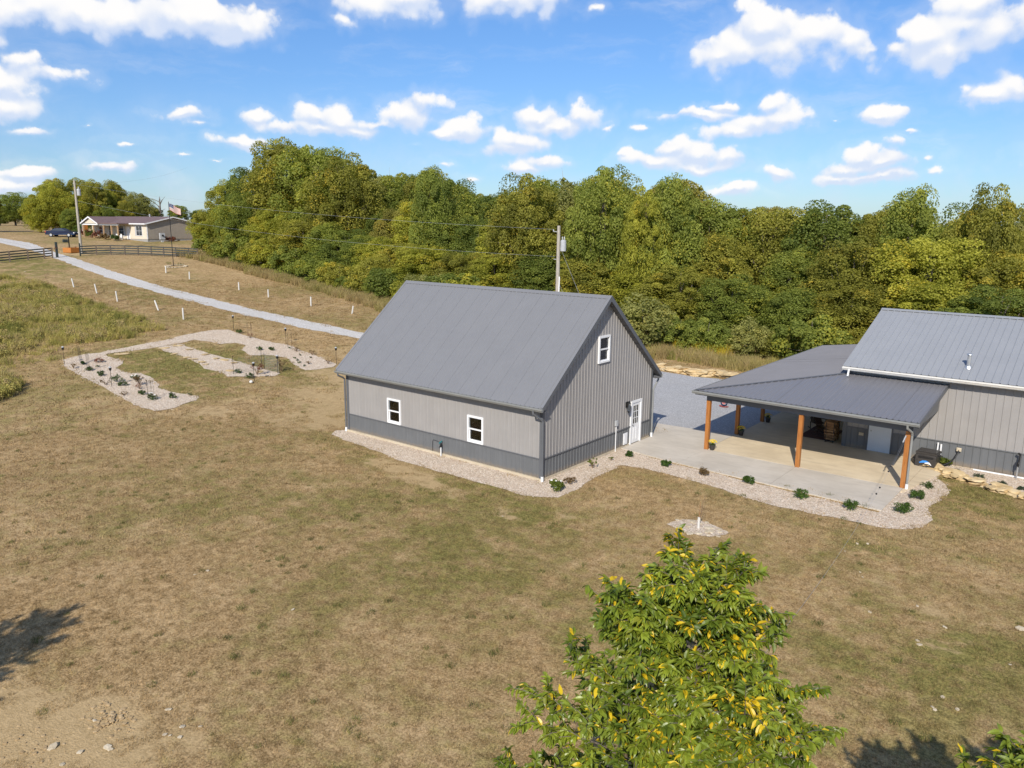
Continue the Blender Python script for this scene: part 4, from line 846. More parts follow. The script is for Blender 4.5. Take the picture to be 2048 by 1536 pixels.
ORD = ['nearest', 'second nearest', 'third nearest', 'fourth nearest', 'fifth nearest', 'sixth nearest', 'seventh nearest', 'eighth nearest', 'ninth nearest', 'tenth nearest', 'eleventh nearest', 'twelfth nearest', 'thirteenth nearest', 'fourteenth nearest', 'fifteenth nearest', 'sixteenth nearest']
def rank_labels(pts, marks, text):
    """label each point by its order of distance from the landmark closest to it"""
    by = {}
    for i, p in enumerate(pts):
        m = min(marks, key=lambda k: math.hypot(p[0]-k[0], p[1]-k[1])); by.setdefault(m, []).append((math.hypot(p[0]-m[0], p[1]-m[1]), i))
    out = {}
    for m, v in by.items():
        for n, (d, i) in enumerate(sorted(v)): out[i] = text.format(ORD[n], m[2])
    return out
def G(p, dz=0.0): return Vector((p[0], p[1], terrain(p[0], p[1]) + dz))

# ------------------------------------------------------------------ leafy meshes
def leaf_cloud(name, mat, centers, n_each, size, spread, seed, up=.5, droop=0.0, accent=0.0, flat=1.0, shell=.0):
    """many small folded leaves gathered round centres; colour tint kept per clump"""
    r = np.random.default_rng(seed)
    C = np.asarray(centers, float)
    k = len(C); N = k*n_each
    cen = np.repeat(C[:, :3], n_each, 0); rad = np.repeat(C[:, 3] if C.shape[1] > 3 else np.full(k, spread), n_each)
    d = r.normal(size=(N, 3)); d /= np.linalg.norm(d, axis=1)[:, None]
    d[:, 2] = np.where(d[:, 2] < -.6, -d[:, 2], d[:, 2])
    rr = rad*(shell + (1-shell)*r.random(N)**.45)
    pos = cen + d*rr[:, None]*np.array([1, 1, flat])
    nrm = d*.9 + np.array([0, 0, up]) + r.normal(size=(N, 3))*.55
    nrm /= np.linalg.norm(nrm, axis=1)[:, None]
    t = np.cross(nrm, r.normal(size=(N, 3))); t[:, 2] -= droop; t -= nrm*(t*nrm).sum(1)[:, None]; t /= np.linalg.norm(t, axis=1)[:, None]
    b = np.cross(nrm, t)
    s = size*(.6 + .8*r.random(N))[:, None]
    v = np.stack([pos - t*s*.5, pos + b*s*.34 - nrm*s*.10, pos + t*s*.5 - nrm*s*.06, pos - b*s*.34 - nrm*s*.10], 1).reshape(-1, 3)
    me = bpy.data.meshes.new(name)
    idx = np.arange(N)*4
    f = np.concatenate([np.stack([idx, idx+1, idx+2], 1), np.stack([idx, idx+2, idx+3], 1)], 0)
    me.from_pydata(v.tolist(), [], f.tolist()); me.materials.append(mat)
    tint = np.clip(np.repeat(r.normal(.42, .24, k), n_each) + r.normal(0, .13, N), 0, 1)
    acc = (np.repeat(r.random(k) < accent, n_each) & (r.random(N) < .6)).astype(float)*r.random(N)
    col = np.zeros((N, 4)); col[:, 0] = tint; col[:, 1] = acc; col[:, 3] = 1
    a = me.color_attributes.new('tint', 'FLOAT_COLOR', 'POINT'); a.data.foreach_set('color', np.repeat(col, 4, 0).astype(np.float32).ravel())
    me.update(); return me

def stone_mesh(name, mat, seed, flat=.35, rough=.35, sub=2):
    bm = bmesh.new(); bmesh.ops.create_icosphere(bm, subdivisions=sub, radius=1)
    for v in bm.verts:
        q = v.co*1.2 + Vector((seed*7.3, seed*2.1, 0)); n = mnoise.noise(q)*.6 + mnoise.noise(q*2.3)*.3
        v.co *= 1 + rough*n; v.co.z *= flat
        v.co.z = max(-flat*.7, min(flat*.72, v.co.z))
    me = bpy.data.meshes.new(name); bm.to_mesh(me); bm.free(); me.materials.append(mat); return me
SLAB = [stone_mesh('flat_stone', M['stone'], s, .24, .75) for s in range(5)]
PALE = [stone_mesh('pale_stone', M['palestone'], s+20, .4, .55, 1) for s in range(4)]
CLOD = [stone_mesh('clod', M['clod'], s+40, .55, .6, 1) for s in range(3)]

def shrub(name, p, r, h, mat, label, cat, group=None, seed=0, n=26, each=26, size=.07, stems=5, accent=0.0, flower=None, stem_mat='barkdark'):
    t = thing(name, G(p), label, cat, group)
    rr = random.Random(seed)
    cs = []
    for i in range(n):
        a = rr.uniform(0, 6.283); q = r*math.sqrt(rr.random())*.8
        z = h*(.25 + .62*rr.random()*(1 - .5*(q/r)**2)); cs.append((q*math.cos(a), q*math.sin(a), z, r*.34))
    me = leaf_cloud('foliage', mat, cs, each, size, r*.3, seed+5, accent=accent); link('foliage', me, t)
    m = MB()
    for i in range(stems):
        c = cs[i]; m.tube([(0, 0, -.02), (c[0]*.4, c[1]*.4, c[2]*.5), (c[0], c[1], c[2])], [.012, .009, .004], 5)
    m.build('stem', M[stem_mat], t)
    if flower:
        for i in range(flower[1]):
            c = cs[-1-i]; m = MB(); m.lathe((c[0], c[1], c[2]+r*.3), [(.012, -.02), (flower[2], .0), (flower[2]*.8, .025), (.01, .04)], 7); m.build('flower', M[flower[0]], t)
    return t

def twiggy(name, p, r, h, label, cat, group=None, seed=0, mat='twig', leafmat=None, n=16, leaves=0):
    t = thing(name, G(p), label, cat, group); rr = random.Random(seed); m = MB(); tips = []
    for i in range(n):
        a = rr.uniform(0, 6.283); q = r*rr.uniform(.3, 1); e = (q*math.cos(a), q*math.sin(a), h*rr.uniform(.55, 1))
        mid = (e[0]*.35, e[1]*.35, e[2]*.6); m.tube([(0, 0, -.02), mid, e], [.009, .006, .003], 4); tips.append((*e, r*.2))
        for k in range(2):
            s = Vector(mid).lerp(Vector(e), rr.random()); d = Vector((rr.uniform(-1, 1), rr.uniform(-1, 1), rr.uniform(0, 1)))*r*.35
            m.tube([s, s+d], [.005, .002], 3)
    m.build('stem', M[mat], t)
    if leaves: link('foliage', leaf_cloud('foliage', leafmat, tips, leaves, .06, r*.2, seed), t)
    return t

# ------------------------------------------------------------------ yard hydrants
def hydrant(p, label, wire=False, tall=.75):
    t = thing('yard_hydrant', G(p), label, 'hydrant', 'yard hydrants beside the buildings')
    m = MB(); m.cyl((0, 0, -.05), (0, 0, tall*.62), .028, .026, 8); m.build('standpipe', M['white' if wire else 'steel'], t)
    m = MB(); m.lathe((0, 0, tall*.6), [(.04, 0), (.055, .05), (.05, .14), (.03, .19)], 8); m.cyl((0, -.03, tall*.7), (.02, -.14, tall*.62), .022, .02, 6); m.build('head', M['black'], t)
    m = MB(); m.obox((0, -.02, tall*.6+.24), (.018, 0, 0), (0, .09, .03), (0, 0, .025)); m.build('handle', M['teal' if wire else 'black'], t)
    return t
hy = hydrant((-5.64, -.14), 'frost-proof yard hydrant with teal handle in front of the dark wainscot of the barn', True)
m = MB(); m.tube([(-.10, .09, .60), (-.3, .1, .66), (-.58, .1, .68), (-.63, .1, .60), (-.64, .105, .02)], .009, 6); m.build('hose', M['black'], hy)
hy2 = hydrant((15.34, 13.45), 'black hydrant post with spigot standing against the dark wainscot of the house', False, .95)
m = MB(); m.cyl((.0, .1, .5), (.02, .14, 1.05), .035, .03, 8); m.cyl((.02, .14, 1.05), (-.05, .1, 1.12), .05, .045, 8); m.build('spigot_arm', M['black'], hy2)
m = MB(); m.box(13.7, 19.0, 13.60, 13.66, .03, .085); tag(m.build('white_pipe', M['white']), 'white plastic pipe lying along the foot of the house wall', 'pipe')

# ------------------------------------------------------------------ black cabinet beside the porch
cb = thing('outdoor_cabinet', (11.98, 12.95, .05), 'dark brown outdoor cabinet with a blue and white swoosh at the porch end', 'cabinet', rz=-.06)
m = MB(); m.prism([(-.42, -.38, 0), (.42, -.38, 0), (.42, -.38, .50), (.36, -.33, .58), (-.36, -.33, .58), (-.42, -.38, .5)], (0, .74, 0)); m.build('body', M['iron'], cb)
m = MB(); m.box(-.44, .44, -.36, .40, .582, .66); m.box(-.40, .40, -.30, .34, .662, .70); m.build('lid', M['iron'], cb)
m = MB(); m.box(-.30, .30, -.39, -.383, .40, .49); m.build('louvre_slot', M['black'], cb)
m = MB(); m.box(-.50, -.425, -.25, .25, .12, .45); m.build('side_pod', M['black'], cb)
m = MB()
def swoosh(m, pts, y=-.388):
    n = len(pts)//2
    for i in range(n-1):
        a, b, c, d = pts[i], pts[i+1], pts[n+i+1], pts[n+i]
        m.prism([(a[0], y, a[1]), (b[0], y, b[1]), (c[0], y, c[1]), (d[0], y, d[1])], (0, .004, 0))
swoosh(m, [(-.24, .20), (-.12, .29), (.02, .31), (.14, .27), (-.24, .16), (-.12, .19), (.02, .22), (.14, .22)]); m.build('blue_swoosh', M['skyblue'], cb)
m = MB(); swoosh(m, [(-.02, .20), (.08, .24), (.17, .25), (.26, .14), (-.02, .165), (.08, .175), (.17, .16), (.26, .12)], -.393); m.build('white_swoosh', M['white'], cb)
m = MB(); m.tube([(.42, .2, .12), (.6, .2, .10), (.78, .38, .2), (.93, .62, .42), (1.0, .74, .62), (1.02, .79, .74)], .035, 8); m.build('hose', M['black'], cb)
m = MB(); m.box(.93, 1.12, .76, .81, .70, .86); m.build('wall_plate', M['palestone'], cb)
m = MB(); m.cyl((.42, .0, .52), (.6, .0, .54), .025, .02, 6); m.build('valve', M['black'], cb)
m = MB(); m.cyl((12.2, 13.66, .05), (12.2, 13.66, 1.0), .035, .035, 8); m.cyl((12.33, 13.66, .45), (12.33, 13.66, .95), .04, .04, 8); tag(m.build('white_pipe', M['white']), 'white plastic standpipe against the house wall behind the dark brown cabinet', 'pipe')

# ------------------------------------------------------------------ porch furniture
def rocker(x, y, rz, label):
    t = thing('rocking_chair', (x, y, .066), label, 'rocking chair', 'rocking chairs on the porch', rz)
    for s in (-.27, .27):
        pth = [(s, -.42 + .84*i/8, .02 + .10*((i-4)/4)**2) for i in range(9)]
        m = MB(); m.tube(pth, .022, 6); m.build('rocker', M['darkwood'], t)
        m = MB(); m.cyl((s, .26, .07), (s, .27, .60), .024, .022, 6); m.build('leg', M['darkwood'], t)
        m = MB(); m.cyl((s, -.22, .06), (s, -.24, .42), .024, .022, 6); m.build('leg', M['darkwood'], t)
        m = MB(); m.beam((s, -.28, .60), (s, .36, .62), .08, .03); m.build('arm', M['darkwood'], t)
    for k in range(6):
        m = MB(); y0 = -.20 + k*.085; m.beam((-.29, y0, .40-.012*k*0), (.29, y0, .40), .075, .025); m.build('seat_slat', M['darkwood'], t)
    for k in range(6):
        x0 = -.21 + k*.084; m = MB(); m.beam((x0, -.23, .42), (x0, -.46, 1.12), .06, .02); m.build('back_slat', M['darkwood'], t)
    m = MB(); m.beam((-.28, -.47, 1.14), (.28, -.47, 1.14), .04, .09); m.build('head_rail', M['darkwood'], t)
rug = MB(); rug.box(-.75, .75, -1.3, 1.3, 0, .009); tag(rug.build('rug', M['rug'], loc=(6.55, 15.5, .0565)), 'dark brown rug lying on the porch slab under rocking chairs', 'rug')
rocker(6.15, 16.0, -2.2, 'dark wooden rocking chair on the rug, farther from the firewood')
rocker(6.75, 15.0, -1.9, 'dark wooden rocking chair on the rug, right beside the firewood stack')
fr = thing('firewood_stack', (7.38, 14.35, .056), 'waist-high stack of split firewood in a black rack beside the house corner', 'firewood')
m = MB()
for y in (-.42, .42):
    m.box(-.2, .2, y-.015, y+.015, .06, .09); m.box(-.2, -.17, y-.015, y+.015, .0, 1.0); m.box(.17, .2, y-.015, y+.015, .0, 1.0)
m.box(-.2, -.17, -.42, .42, .06, .085); m.box(.17, .2, -.42, .42, .06, .085); m.build('rack', M['black'], fr)
lg = []
for k in range(4):
    m = MB(); r = random.Random(k); n = 5; prof = [(.075*r.uniform(.7, 1.25)*math.cos(6.283*i/n), .07*r.uniform(.7, 1.2)*math.sin(6.283*i/n)) for i in range(n)]
    m.prism([(-.23, a, b) for a, b in prof], (.46, 0, 0)); lg.append(m.mesh('log', M['log']))
rr = random.Random(3)
for row in range(7):
    for k in range(6):
        o = link('log', rr.choice(lg), fr, (rr.uniform(-.05, .05) - .02*row*.3, -.36+.144*k+rr.uniform(-.02, .02), .16+.135*row+rr.uniform(-.01, .015)), (rr.uniform(0, 6.28), rr.uniform(-.05, .05), rr.uniform(-.12, .12)))
def mum(x, y, label, seed):
    t = thing('flower_pot', (x, y, .056), label, 'flower pot', 'potted yellow mums by the porch posts')
    m = MB(); m.lathe((0, 0, 0), [(.10, 0), (.14, .22), (.155, .225), (.155, .25), (.13, .25)], 12); m.build('pot', M['iron'], t)
    link('foliage', leaf_cloud('foliage', M['leaf_rose'], [(0, 0, .30, .17)], 150, .05, .17, seed, flat=.7), t)
    r = random.Random(seed)
    m = MB()
    for i in range(70):
        a = r.uniform(0, 6.28); q = .21*math.sqrt(r.random()); z = .33 + math.sqrt(max(0, .21**2-q*q))*.75
        m.lathe((q*math.cos(a), q*math.sin(a), z), [(.008, -.01), (.026, .0), (.02, .014), (.006, .02)], 6)
    o = m.build('blossoms', M['yellow'], t); o['kind'] = 'stuff'
mum(3.5, 8.93, 'yellow mum in a dark pot at the foot of the front corner porch post', 1)
mum(3.5, 12.35, 'yellow mum in a dark pot beside the second porch post along the gravel side', 2)
mum(3.52, 15.95, 'yellow mum in a dark pot beside the farthest visible porch post', 3)
tg = thing('reel_stand', (.12, 17.9, .014), 'small round dark reel on a red foot standing on the grey gravel', 'reel')
m = MB(); m.tube([(.19*math.cos(a), 0, .30+.19*math.sin(a)) for a in np.linspace(0, 2*math.pi, 17)], .04, 6); m.build('ring', M['navy'], tg)
m = MB(); m.cyl((0, -.05, .30), (0, .05, .30), .11, .11, 12); m.build('hub', M['pink'], tg)
m = MB(); m.obox((-.13, 0, .05), (.15, 0, -.03), (0, .05, 0), (0, 0, .015)); m.obox((.13, 0, .05), (.15, 0, .03), (0, .05, 0), (0, 0, .015)); m.build('foot', M['red'], tg)
# cable run from the porch post towards the tree
ct = thing('cable_run', (11.80, 8.78, 2.25), 'thin steel cable with clamps stretched from the end porch post down over the patio', 'cable')
end = Vector((14.45, -16.2, 3.6)) - Vector((11.80, 8.78, 2.25))
pth = [Vector((0, 0, 0)).lerp(end, s) + Vector((0, 0, -1.55*4*s*(1-s)*.5)) for s in np.linspace(0, 1, 26)]
m = MB(); m.tube(pth, .0026, 4); m.build('cable', M['steel'], ct)
m = MB(); m.tube([p + Vector((.05, .01, .03)) for p in pth[:5]], .004, 4); m.build('cable', M['steel'], ct)
for k, s in enumerate((.004, .012, .020, .03)):
    p = Vector((0, 0, 0)).lerp(end, s) + Vector((0, 0, -1.55*2*s*(1-s))); m = MB(); m.cyl(p + Vector((0, .05, .02)), p - Vector((0, .05, .02)), .03, .025, 6); m.build('clamp', M['greymet'], ct)
for k, s in enumerate((.165, .19, .27, .30)):
    p = Vector((0, 0, 0)).lerp(end, s) + Vector((0, 0, -1.55*2*s*(1-s))); m = MB(); m.lathe(p - Vector((0, 0, .03)), [(.012, 0), (.032, .02), (.032, .04), (.012, .06)], 6); m.build('bead', M['black'], ct)

# ------------------------------------------------------------------ shrubs along the patio and barn
bl = ['small dark boxwood in pea gravel at the corner of the apron nearest the barn door', 'small round boxwood in pea gravel, second along the apron from the barn',
      None, 'round boxwood in pea gravel just past the dried tan shrub', 'round green boxwood in pea gravel opposite the middle porch post',
      'round boxwood in pea gravel near the outer end of the apron', 'largest boxwood at the rounded outer corner of the pea gravel', 'boxwood in pea gravel between the end porch post and the grass', None]
for i, p in enumerate(BOX):
    if i == 2: shrub('dried_shrub', p, .26, .36, M['leaf_dry'], 'dried tan shrub in pea gravel in front of the concrete apron', 'shrub', None, 30, size=.05, accent=.2)
    elif i == 8: shrub('low_juniper', p, .30, .20, M['leaf_rose'], 'low dark juniper spreading on pea gravel near the end porch post', 'shrub', None, 31, n=16, size=.05)
    else: shrub('boxwood', p, (.2, .24, 0, .26, .30, .31, .34, .32)[i], (.3, .34, 0, .36, .40, .42, .44, .38)[i], M['leaf_box'], bl[i], 'shrub', 'boxwoods along the concrete apron', 40+i, size=.055, each=34)
shrub('rose_bush', BPL[0], .34, .46, M['leaf_lime'], 'light green rose bush with cream blooms at the front corner of the barn', 'shrub', None, 51, flower=('petal', 4, .06), size=.09)
twiggy('dry_plant', BPL[1], .34, .26, 'withered low plant in pea gravel beside the cream rose bush', 'plant', None, 52, leafmat=M['leaf_dry'], leaves=14)
twiggy('dry_plant', BPL[2], .22, .42, 'thin yellowing plant in pea gravel halfway along the gable wall', 'plant', None, 53, leafmat=M['leaf_lime'], leaves=16)
twiggy('dry_plant', BPL[3], .14, .16, 'tiny yellow seedling in pea gravel near the white conduit', 'plant', None, 54, leafmat=M['leaf_lime'], leaves=8, n=8)
shrub('ornamental_grass', RBED[0], .34, .40, M['leaf_lime'], 'yellow-green spiky plant in gravel near the dark brown cabinet', 'plant', None, 55, size=.10, accent=.3)
for i, p in enumerate(RBED[1:]):
    shrub('creeping_sedum', p, (.26, .28, .20, .22)[i], .13, M['leaf_blue'], ['blue-green creeping sedum nearest the spiky plant', 'blue-green creeping sedum behind the palest edging stone', 'smallest blue-green sedum below the black hydrant post', 'blue-green sedum behind the stone edging at the picture edge'][i], 'plant', 'creeping sedums in the stone-edged bed', 60+i, n=14, size=.045, stems=2)

# stone edging of the house bed and stone row beyond the yard
def stone_row(name, pts, label, cat, smin, smax, seed, base=0, lap=1):
    c = pts[len(pts)//2]; t = thing(name, (c[0], c[1], 0), label, cat); r = random.Random(seed)
    for (x, y) in pts:
        for k in range(lap if r.random() < .7 else 1):
            s = r.uniform(smin, smax)
            link('stone', r.choice(SLAB), t, (x-c[0]+r.uniform(-.12, .12)*(k > 0), y-c[1]+r.uniform(-.12, .12)*(k > 0), .05 + .11*k + base), (r.uniform(-.16, .16), r.uniform(-.16, .16), r.uniform(-1.2, 1.2)), (s, s*r.uniform(.5, .85), s*r.uniform(.7, 1.15)))
ext = [STONES_R[i] for i in range(len(STONES_R))] + [(16.4, 10.6), (16.8, 10.45), (17.3, 10.2), (17.8, 10.0), (18.4, 9.8)]
stone_row('stone_edging', ext, 'low edging of stacked yellow limestone along the grass by the house', 'stone edging', .24, .36, 2, lap=2)
rk = []
for i in range(len(ROCKROW)-1):
    a, b = Vector(ROCKROW[i]), Vector(ROCKROW[i+1])
    for s in (0, .33, .66): rk.append(tuple(a.lerp(b, s)))
rk += [(-2.6, 26.9), (-2.0, 27.2), (-1.3, 27.4), (-.6, 27.6), (.2, 27.8)]
stone_row('stone_row', rk, 'row of big rough yellow limestone slabs at the far edge of the gravel yard', 'stone row', .42, .72, 5, .05, lap=3)

# ------------------------------------------------------------------ garden bed
def torch(p, label):
    t = thing('garden_torch', G(p), label, 'garden light', 'solar torches round the garden bed')
    m = MB(); m.cyl((0, 0, -.05), (0, 0, 1.02), .016, .014, 6); m.build('pole', M['black'], t)
    m = MB(); m.lathe((0, 0, 1.0), [(.03, 0), (.075, .06), (.085, .17), (.06, .19)], 8); m.build('lamp_body', M['black'], t)
    m = MB(); m.lathe((0, 0, 1.192), [(.09, 0), (.085, .03), (.02, .08)], 8); m.build('cap', M['greymet'], t)
for p, l in zip(TORCH, ['solar garden torch at the corner of the bed nearest the tall weeds', 'solar garden torch among the roses of the near gravel arm', 'solar garden torch at the far corner of the bed towards the drive',
        'solar garden torch halfway along the gravel arm by the drive', 'solar garden torch closest to the barn roof', 'solar garden torch in the small round bed with russet plant', 'solar garden torch at the end of the middle strip beside the wire panel']): torch(p, l)
def cage(p, h, r, label, lean=(0, 0), n=8, rings=8):
    t = thing('wire_cage', G(p), label, 'wire cage', 'wire plant cages in the garden bed')
    m = MB(); L0 = Vector((lean[0], lean[1], 0))
    for k in range(n):
        a = 6.283*k/n; q = Vector((r*math.cos(a), r*math.sin(a), 0)); m.cyl(q + Vector((0, 0, -.05)), q + L0 + Vector((0, 0, h)), .006, .006, 4)
    m.build('upright_wires', M['black'], t)
    m = MB()
    for i in range(rings):
        z = h*(i+.5)/rings; m.tube([Vector((r*math.cos(a), r*math.sin(a), z)) + L0*(z/h) for a in np.linspace(0, 2*math.pi, n+1)], .004, 3, cap=False)
    m.build('ring_wires', M['black'], t)
cage(CAGE[0], 1.25, .09, 'tall narrow wire cage leaning over a rose, nearest the weeds', (-.22, -.08), 8, 12)
cage(CAGE[1], 1.25, .09, 'tall narrow wire cage standing upright beside the leaning cage', (-.03, 0), 8, 12)
cage(CAGE[2], 1.2, .18, 'wide wire cage round a white rose near the tip of the gravel arm', (-.05, -.04), 5, 4)
cage(CAGE[3], 1.2, .2, 'thin wire stakes in a ring at the back of the far gravel arm', (-.1, 0), 4, 1)
cage(CAGE[4], 1.2, .2, 'thin wire stakes in a ring halfway along the gravel arm by the drive', (0, 0), 4, 1)
def wire_panel(a, b, h, label, arch=False, nx=14, nz=9):
    a, b = G(a), G(b); t = thing('wire_trellis', a, label, 'trellis', 'wire trellis panels in the garden bed'); d = b - a
    sd = Vector((d.y, -d.x, 0)).normalized()
    def P(s, z):
        o = sd*(.55*math.sin(min(1, z/h)*1.4)) if arch else Vector((0, 0, 0)); return d*s + Vector((0, 0, z)) + o
    m = MB()
    for i in range(nx+1): m.tube([P(i/nx, h*k/4) for k in range(5)], .0045, 3, cap=False)
    m.build('upright_wires', M['greymet'], t)
    m = MB()
    for k in range(nz+1): m.tube([P(0, h*k/nz), P(1, h*k/nz)], .0045, 3, cap=False)
    m.build('cross_wires', M['greymet'], t)
    for s in (0, 1):
        m = MB(); m.cyl(d*s + Vector((0, 0, -.05)), d*s + Vector((0, 0, h+.1)), .014, .014, 5); m.build('stake', M['black'], t)
wire_panel((-28.05, 3.35), (-28.4, 5.75), 1.15, 'arched wire mesh trellis over the end of the middle strip', True)
wire_panel((-27.87, 5.62), (-26.3, 5.72), 1.05, 'upright wire mesh panel beside the torch at the end of the middle strip')
gl = ['small green rose at the foot of the leaning wire cage', 'green rose at the foot of the upright wire cage', 'dark green rose behind the near torch', 'largest green rose beside the near torch', 'low green rose in front of the largest rose',
      'green rose with white blooms inside the wide cage', 'sparse green rose nearest the tip of the near gravel arm', 'dark green shrub at the back edge of the far gravel arm', 'sparse rose midway in the far gravel arm', 'bushy rose midway in the far gravel arm, closer to the barn',
      'green climber at the stakes of the middle strip', 'green mound in the small round bed', 'small green rose beside the withered bush', 'green rose with white blooms beyond the withered bush']
for i, p in enumerate(G_GREEN):
    s = (.22, .28, .30, .42, .32, .36, .26, .30, .26, .26, .30, .34, .24, .32)[i]
    shrub('rose', p, s, s*1.15, M['leaf_rose'], gl[i], 'rose', 'roses in the garden bed', 80+i, n=14, each=18, size=.075, stems=4, flower=('petal', 4, .06) if i in (5, 13) else None)
sdl = rank_labels(G_SMALL, [(-33, -3, 'near garden torch'), (-26, 10, 'torch by the barn roof')], 'tiny dark seedling in the garden gravel, {} to the {}')
for i, p in enumerate(G_SMALL):
    shrub('seedling', p, .15, .16, M['leaf_rose'] if i % 2 else M['leaf_blue'], sdl[i], 'seedling', 'tiny seedlings in the garden bed', 110+i, n=6, each=12, size=.055, stems=2)
dl = ['pale dead plant at the near corner of the gravel arm', 'dead brown twigs beside the near torch', 'withered brown bush in the near gravel arm', 'reddish dead stalks leaning from the withered bush', 'low dead stalks at the edge of the near gravel arm',
      'dry tuft in the wide end of the far gravel arm', 'dry tuft at the tip of the far gravel arm', 'russet leafed plant in the small round bed', 'rusty orange bush at the end of the middle strip', 'reddish weeds at the far corner of the bed', 'dry weeds along the back of the far gravel arm', 'dry weeds near the barn end of the far gravel arm']
for i, p in enumerate(G_DRY):
    b = i in (2, 7, 8)
    twiggy('dry_plant', p, (.3, .34, .42, .4, .3, .22, .3, .42, .5, .3, .3, .3)[i], (.35, .35, .55, .3, .2, .2, .35, .7, .7, .4, .35, .35)[i], dl[i], 'plant', 'dry plants in the garden bed', 130+i,
           leafmat=M['leaf_pink'] if i in (3, 7, 9) else M['leaf_dry'], leaves=16 if b else 5, n=22 if b else 14)
shrub('pink_shrub', G_PINK[0], .34, .36, M['leaf_pink'], 'small pinkish shrub at the inner side of the near gravel arm', 'shrub', None, 150, n=14, each=18, stems=4)
fgl = rank_labels(FLAG, [(-25.8, 5.0, 'barn end of the middle strip')], 'tan flagstone edging the garden, {} to the {}')
fl = ['lone flat stone on the grass where the near arm bends', 'flagstone set flat along the edge of the middle strip']
for i, p in enumerate(FLAG[:-1]):
    r = random.Random(200+i); s = r.uniform(.28, .46) if i else .5
    o = link('flagstone', SLAB[i % 5], None, G(p, .045), (r.uniform(-.05, .05), r.uniform(-.05, .05), r.uniform(0, 6)), (s, s*.62, s*.42))
    tag(o, fl[0] if i == 0 else fgl[i], 'stone', 'flagstones of the garden bed')
o = link('glass_globe', stone_mesh('globe', M['petal'], 3, 1.0, .0, 2), None, G((-25.28, 2.85), .1), (0, 0, 0), (.11, .11, .11)); tag(o, 'small white globe on the ground beside the small round bed', 'globe')

# ------------------------------------------------------------------ tree guards, sapling
tl = ['white tree guard standing farthest up the slope beside the tall weeds', 'white tree guard second from the top of the row beside the weeds', 'white tree guard in the middle of the row beside the weeds', 'white tree guard leaning at the end of the weeds with bare twig on top', 'white tree guard nearest the garden bed',
      'white tree guard beside the ring of stones under the flag', 'white tree guard just down the drive from the flagpole', 'white tree guard with a brown top beyond the drive', 'short white tree guard beyond the middle of the drive', 'white tree guard beyond the drive towards the barn', 'leaning white tree guard nearest the barn roof']
for i, p in enumerate(TUBE_L + TUBE_R):
    t = thing('tree_guard', G(p), tl[i], 'tree guard', 'white tree guards along the drive')
    lx, ly = [(-.12, -.1), (-.10, -.1), (-.05, -.06), (-.36, -.1), (0, 0), (0, .02), (.02, .02), (0, 0), (0, 0), (.02, 0), (.16, .05)][i]
    h = (.95, 1.0, 1.02, .92, 1.02, .86, .86, .85, .85, .92, .78)[i]
    m = MB(); m.cyl((0, 0, -.03), (lx, ly, h), .07, .07, 10); m.build('guard', M['plastic_tube'], t)
    m = MB(); m.tube([(lx, ly, h-.05), (lx*1.3-.02, ly, h+.14), (lx*1.6-.12, ly+.05, h+.26)] if i in (3,) else [(lx, ly, h-.05), (lx, ly, h+.07)], .016, 4); m.build('stake', M['twig'], t)
t = thing('sapling', G(SAPL[0]), 'bare sapling in a white guard on a ring of pale stones', 'sapling')
m = MB(); m.cyl((0, 0, 0), (0, .0, .42), .045, .045, 8); m.build('guard', M['plastic_tube'], t)
m = MB(); m.tube([(.0, 0, .3), (.02, .0, 1.0)], [.012, .008], 5); m.build('stake', M['ply'], t)
m = MB(); r = random.Random(4)
m.tube([(0.01, .01, .3), (.06, .03, .6), (.10, .0, .9), (.16, .04, 1.2)], [.014, .011, .007, .003], 5)
for k in range(12):
    z = r.uniform(.5, 1.1); m.tube([(.02+z*.1, .02, z), (.1+r.uniform(-.25, .35), r.uniform(-.25, .25), z+r.uniform(.08, .3))], [.006, .002], 3)
m.build('branches', M['twig'], t)
r = random.Random(8)
for k in range(26):
    a = 6.283*k/26 + r.uniform(-.1, .1); s = r.uniform(.06, .15)
    o = link('stone', r.choice(PALE), None, (7.33+1.0*math.cos(a)*r.uniform(.3, 1.02), -.55+.72*math.sin(a)*r.uniform(.3, 1.02), .03), (0, 0, r.uniform(0, 6)), (s, s*.8, s*.7)); tag(o, 'pale stone in the ring around the bare sapling', 'stone', 'stones ringing the bare sapling')

# loose stones in the lawn
stl = {0: 'white stone on the lawn in front of the barn corner', 1: 'tan stone alone in the middle of the brown lawn', 10: 'big white stone on the lawn at the picture edge', 4: 'white stone in the green tuft beyond the patio corner'}
r = random.Random(21)
MK = [(-.3, -1.0, 'front corner of the barn'), (7.33, -.55, 'bare sapling'), (12.6, 5.9, 'outer patio corner'), (14.4, -16.5, 'young tree in front'), (17.95, -15.65, 'corner tree'), (2.35, -18.75, 'larger heap of soil clods'), (3.9, -18.0, 'edge of the bare soil'), (-27, -1.5, 'garden bed'), (-90, 11, 'drive entrance fence'), (16.5, 5.0, 'stone edging by the house')]
srl = rank_labels(STONE, MK, 'small pale stone on the ground, {} to the {}')
for i, p in enumerate(STONE):
    s = r.uniform(.04, .095) if i not in (10, 17, 28) else r.uniform(.12, .18)
    near = p[1] < -15
    o = link('stone', r.choice(PALE), None, G(p, .015), (r.uniform(-.2, .2), r.uniform(-.2, .2), r.uniform(0, 6)), (s, s*r.uniform(.6, .9), s*.7))
    tag(o, stl.get(i, srl[i]), 'stone', 'loose stones in the bare soil' if near else 'loose stones in the lawn')
m = MB()
vs = []
